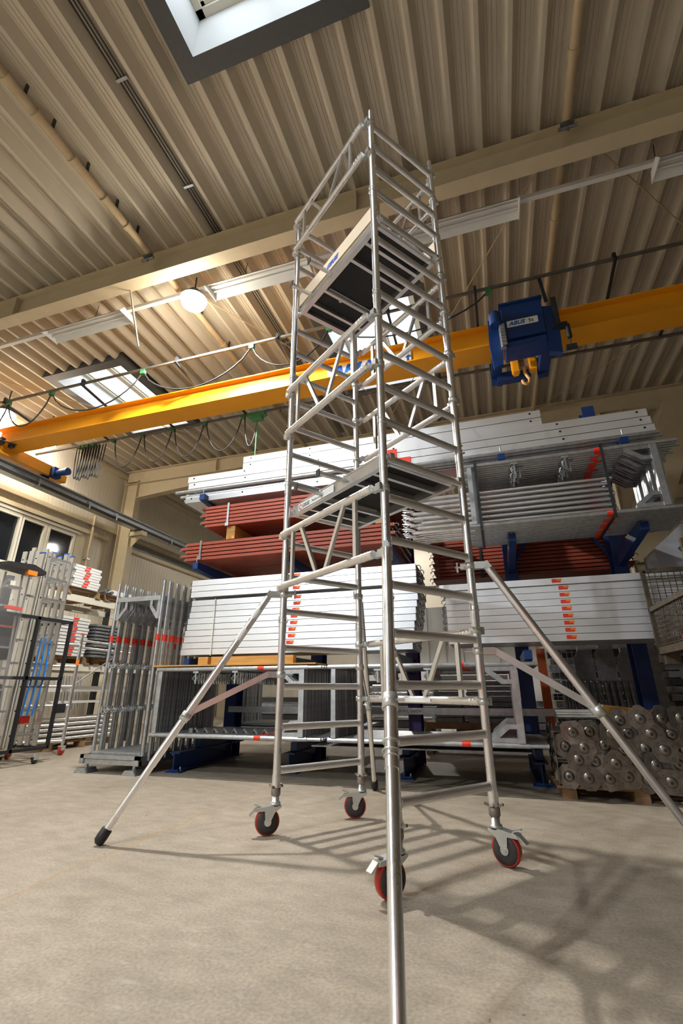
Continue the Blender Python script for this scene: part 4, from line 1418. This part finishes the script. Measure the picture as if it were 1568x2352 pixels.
def pallet(x0, y0, z0, label, lx=1.0, ly=.8):
    t = thing('wooden_pallet', label, 'pallet', (x0, y0, z0))
    for k in range(3):
        for j in range(3):
            part('block', G().box(x0 - lx + .1 + j * (lx - .2) / 2 - .07, x0 - lx + .1 + j * (lx - .2) / 2 + .07, y0 + k * (ly - .12), y0 + .12 + k * (ly - .12), z0 + .022, z0 + .1), 'pallet', t)
    for k in range(5):
        part('board', G().box(x0 - lx + k * lx / 5, x0 - lx + .16 + k * lx / 5, y0, y0 + ly, z0 + .1, z0 + .122), 'pallet', t)
    for k in (0, ly - .12):
        part('board', G().box(x0 - lx, x0, y0 + k, y0 + k + .12, z0, z0 + .022), 'pallet', t)
    return t


pallet(-7.05, 6.3, 2.526, 'wooden pallet under the white deck stack on the upper rack beam')
pallet(-7.05, 7.2, 2.526, 'wooden pallet with tubes on the upper rack beam near the column')
pallet(-7.05, 6.3, 1.356, 'wooden pallet under the grey deck stack on the middle rack beam')
pallet(-7.05, 7.2, 1.356, 'wooden pallet on the middle rack beam nearer the upright frames')
pallet(-7.05, 6.55, .0, 'wooden pallet on the floor under the tube stack')
sd_ = make_deck(.6, .9, .048, 'platform_deck', 'white', 'deck', 'x', None, (), False)
sd_.rotation_euler = (0, 0, PI / 2)
part('sticker', G().box(.22, .34, -.004, -.002, .01, .038), 'red', sd_)
used = []
for r in range(8):
    place(sd_, (-7.02 + .0 * r, 6.36 + .02 * (r % 3), 2.655 + .05 * r), 'white deck panel with red sticker on the upper pallet, ' + ORD[7 - r], 'white deck panels on the upper pallet', (0, 0, PI / 2), used)
for r in range(12):
    place(sd_, (-7.02, 6.3 + .015 * (r % 3), 1.48 + .055 * r), 'grey deck panel, wide stack on the middle pallet, ' + ORD[11 - r], 'grey deck panels, left stack', (0, 0, PI / 2), used)
gd = make_deck(.34, .9, .05, 'platform_deck', 'galv_dark', 'deck', 'x', None, (), False)
part('end_hook', G().box(.02, .05, -.04, .0, .0, .03).box(.28, .31, -.04, 0, 0, .03).box(.02, .31, -.006, 0, .012, .04), 'galv', gd)
used = []
for c in range(2):
    for r in range(10):
        place(gd, (-6.98, 7.02 + .37 * c, 1.48 + .06 * r + .01 * c), 'dark ended grey deck, %s narrow stack on the middle pallet, %s' % ('first' if c == 0 else 'second', ORD[9 - r]), 'dark ended deck panels', (0, 0, PI / 2), used)
for r in range(5):
    for k in range(4):
        g = G().tube((-7.1 - .09 * k, 6.3, .17 + .075 * r), (-7.1 - .09 * k + .05, 8.0, .17 + .075 * r), .026, 8)
        solo('scaffold_tube', g, 'alu', 'silver tube on the floor pallet at the left, %s layer up, %s inwards' % (NTH[r], NTH[k]), 'tube', (-7.1 - .09 * k, 7.0, .17 + .075 * r), 'tubes on the floor pallet')
for k in range(3):
    g = G().tube((-7.3, 7.25 + .08 * k, 2.68 + (.05 if k == 1 else 0)), (-6.95, 7.1 + .08 * k, 2.68 + (.05 if k == 1 else 0)), .028, 10)
    solo('scaffold_tube', g, 'galv_dark', '%s dark tube end beside the white deck stack on the upper pallet' % NTH[k], 'tube', (-7.2, 7.2, 2.68), 'dark tubes on the upper pallet')
solo('aluminium_beam', G().box(-7.1, -7.0, 7.3, 8.3, 2.65, 2.74), 'white', 'pale beam lying on the upper pallet towards the column', 'beam', (-7.05, 7.8, 2.65))
# white frames and small tubes standing on floor under the rack
for k in range(9):
    g = G().tube((-6.98, 6.45 + .06 * k, .12 + .5), (-7.02, 6.45 + .06 * k, 1.15), .018, 8)
    solo('scaffold_tube', g, 'alu', '%s short bright tube standing in the lower bay of the left rack' % NTH[k], 'tube', (-7, 6.45 + .06 * k, .62), 'short standing tubes in the left rack')
g = G().box(-7.0, -6.9, 6.2, 8.0, .9, .99).box(-7.0, -6.92, 6.2, 7.6, .72, .76)
solo('toe_board_pair', g, 'white', 'pale horizontal boards in the lower bay of the left rack', 'board', (-6.95, 7, .72))

# rolling frame in front
rf = thing('rolling_frame', 'small silver rolling scaffold frame with red-wheeled castor by the left rack', 'rolling frame', (-6.5, 6.3, 0))
part('post', G().tube((-6.5, 6.3, .16), (-6.5, 6.3, 1.78), .026, 14), 'alu', rf)
part('post_cap', G().tube((-6.5, 6.3, 1.78), (-6.5, 6.3, 1.8), .03, 12), 'red', rf)
part('orange_mark', G().tube((-6.5, 6.3, 1.3), (-6.5, 6.3, 1.38), .0268, 12, caps=False), 'orange', rf)
for z, yb in ((1.69, 7.5), (1.58, 7.5)):
    part('rail', G().tube((-6.5, 6.3, z), (-6.5, yb, z - .02), .022, 12), 'alu', rf)
for z in (1.62, 1.28, .98, .7, .42, .2):
    part('rung', G().tube((-6.5, 6.3, z), (-6.9, 5.75, z), .022, 12), 'alu_rib', rf)
part('post', G().tube((-6.9, 5.75, .16), (-6.9, 5.75, 1.7), .026, 14), 'alu', rf)
part('brace', G().tube((-6.5, 6.3, 1.0), (-6.5, 7.3, 1.6), .012, 8), 'alu', rf)


def small_castor(parent, x, y, r=.07, red=True, d=(0, 1, 0)):
    ca = part('castor', G().box(x - .03, x + .03, y - .05, y + .05, r * 1.7, r * 1.9).box(x - .035, x - .03, y - .04, y + .04, r, r * 1.8).box(x + .03, x + .035, y - .04, y + .04, r, r * 1.8).tube((x, y, r * 1.9), (x, y, r * 2.4), .02, 10), 'zinc', parent)
    part('wheel', G().lathe([(0, -.018), (r - .008, -.02), (r, -.01), (r, .01), (r - .008, .02), (0, .018)], (x, y, r), (1, .25, 0), 20), 'wheel_red' if red else 'black', ca)


small_castor(rf, -6.5, 6.3)
small_castor(rf, -6.9, 5.75)

# ladders in a dark trolley
tr_ = thing('ladder_trolley', 'dark steel transport trolley holding upright ladders at the left', 'trolley', (-6.5, 5.0, 0))
g = G()
XA, XB, YA, YB = -6.1, -6.85, 3.9, 5.66
for z in (.19, 1.08, 1.88):
    g.box(XA - .02, XA + .02, YA, YB, z - .02, z + .02).box(XB - .02, XB + .02, YA, YB, z - .02, z + .02)
    g.box(XB, XA, YB - .02, YB + .02, z - .02, z + .02)
for xx in (XA, XB):
    for yy in (YB, 5.1, 4.5):
        if yy != 4.5:
            g.box(xx - .02, xx + .02, yy - .02, yy + .02, .17, 1.9)
part('frame', g, 'dark', tr_)
part('label_plate', G().box(XA + .0, XA + .03, YB + .0, YB + .16, .62, .74), 'dark', tr_)
for xx, yy in ((XA, 5.5), (XB, 5.6), (XA, 4.3)):
    small_castor(tr_, xx, yy, .05, False)


def ladder(x, ya, yb, z0, z1, label, wd=.025, dp=.07, rung0=.3):
    t = thing('ladder', label, 'ladder', (x, (ya + yb) / 2, z0), group='silver ladders in the trolley')
    for yy in (ya, yb):
        part('stile', G().box(x - dp / 2, x + dp / 2, yy - wd / 2, yy + wd / 2, z0, z1), 'alu_flat', t)
    z = z0 + .15
    while z < z1 - .05:
        part('rung', G().box(x - .018, x + .018, ya + wd / 2, yb - wd / 2, z - .013, z + .013), 'alu_flat', t)
        z += rung0
    g = G()
    z = z0 + .15
    while z < z1 - .05:
        g.box(x - .012, x + .012, ya - wd / 2 - .002, ya - wd / 2, z - .01, z + .01)
        z += rung0
    part('rung_end', g, 'black', t)
    part('end_cap', G().box(x - dp / 2 - .002, x + dp / 2 + .002, yb - wd / 2 - .002, yb + wd / 2 + .002, z1, z1 + .02), 'ink_blue', t)


lab = ['front silver ladder in the trolley, its rungs facing the hall', 'second silver ladder behind the front one in the trolley', 'third silver ladder in the trolley', 'fourth silver ladder in the trolley', 'rearmost silver ladder in the trolley, against the rack side']
for k in range(5):
    ladder(-6.16 - .13 * k, 5.12 + .03 * (k % 2), 5.5 + .0 * k, .22, 2.92 + (-.06, .0, -.03, .04, -.02)[k], lab[k])
ladder(-6.2, 4.86, 5.02, .22, 2.8, 'narrow silver ladder side standing left of the front ladder in the trolley', .03, .09)
for k in range(3):
    g = G().path([(-6.13 - .02 * k, 5.24 + .09 * k, 1.62), (-6.12, 5.22 + .09 * k, 1.2), (-6.13, 5.2 + .09 * k, .85), (-6.14, 5.19 + .08 * k, .6)], .012, 6)
    solo('tie_down_strap', g, 'bluelight', '%s bright blue strap hanging in front of the ladders' % NTH[k], 'strap', (-6.13, 5.24 + .09 * k, 1.2), 'blue straps on the ladders')
g = G().box(-6.3, -6.2, 5.25, 5.38, .5, .6)
solo('red_tag', g, 'red', 'red tag on the ladders low in the trolley', 'tag', (-6.25, 5.3, .5))

# film-wrapped folding ladders at the very left
wrp = thing('wrapped_stepladder', 'folding stepladder wrapped in clear plastic film at the left edge', 'stepladder', (-6.25, 4.6, .2))
for yy in (4.42, 4.86):
    part('stile', G().bar((-6.12, yy, .22), (-6.2, yy - (.1 if yy > 4.6 else -.1), 2.42), .03, .07, (1, 0, 0)), 'alu_flat', wrp)
for k in range(8):
    part('step', G().box(-6.22, -6.1, 4.46 + .012 * k, 4.84 - .012 * k, .4 + .26 * k, .425 + .26 * k), 'alu_flat' if k != 5 else 'redwood', wrp)
part('dark_filler_box', G().box(-6.35, -6.15, 4.45, 4.82, 1.3, 1.9).box(-6.35, -6.15, 4.42, 4.86, .5, 1.0), 'dark', wrp, 'dark boxes added to darken the interior')  # boxes added behind the film to make the inside darker
part('top_tray', G().prism([(-.28, 0), (.3, -.02), (.3, .03), (.1, .09), (-.28, .05)], (-6.25, 4.64, 2.46), (0, 1, 0), (0, 0, 1), (.3, 0, 0)), 'black', wrp, 'black plastic top tray')
part('tray_clip', G().box(-6.0, -5.94, 4.66, 4.8, 2.4, 2.46), 'orange', wrp, 'orange clips')
part('red_step', G().box(-6.08, -6.04, 4.55, 4.78, 1.93, 1.97), 'red', wrp)
g = G()
rings = []
NR, NS = 14, 20
for i in range(NR):
    z = .3 + (2.42 - .3) * i / (NR - 1)
    hw = .36 - .13 * i / (NR - 1)
    ring = []
    for j in range(NS):
        a = 2 * PI * j / NS
        rr = 1 + .12 * math.sin(3 * a + i * 1.7) * math.sin(i * .9) + .05 * math.sin(7 * a + i)
        ring.append((-6.2 + math.cos(a) * .2 * rr, 4.63 + math.sin(a) * hw * rr, z + .03 * math.sin(5 * a + i)))
    rings += ring
g.add(rings, [(i * NS + j, i * NS + (j + 1) % NS, (i + 1) * NS + (j + 1) % NS, (i + 1) * NS + j) for i in range(NR - 1) for j in range(NS)], True)
part('plastic_film', g, 'film', wrp, 'crinkled clear plastic film')
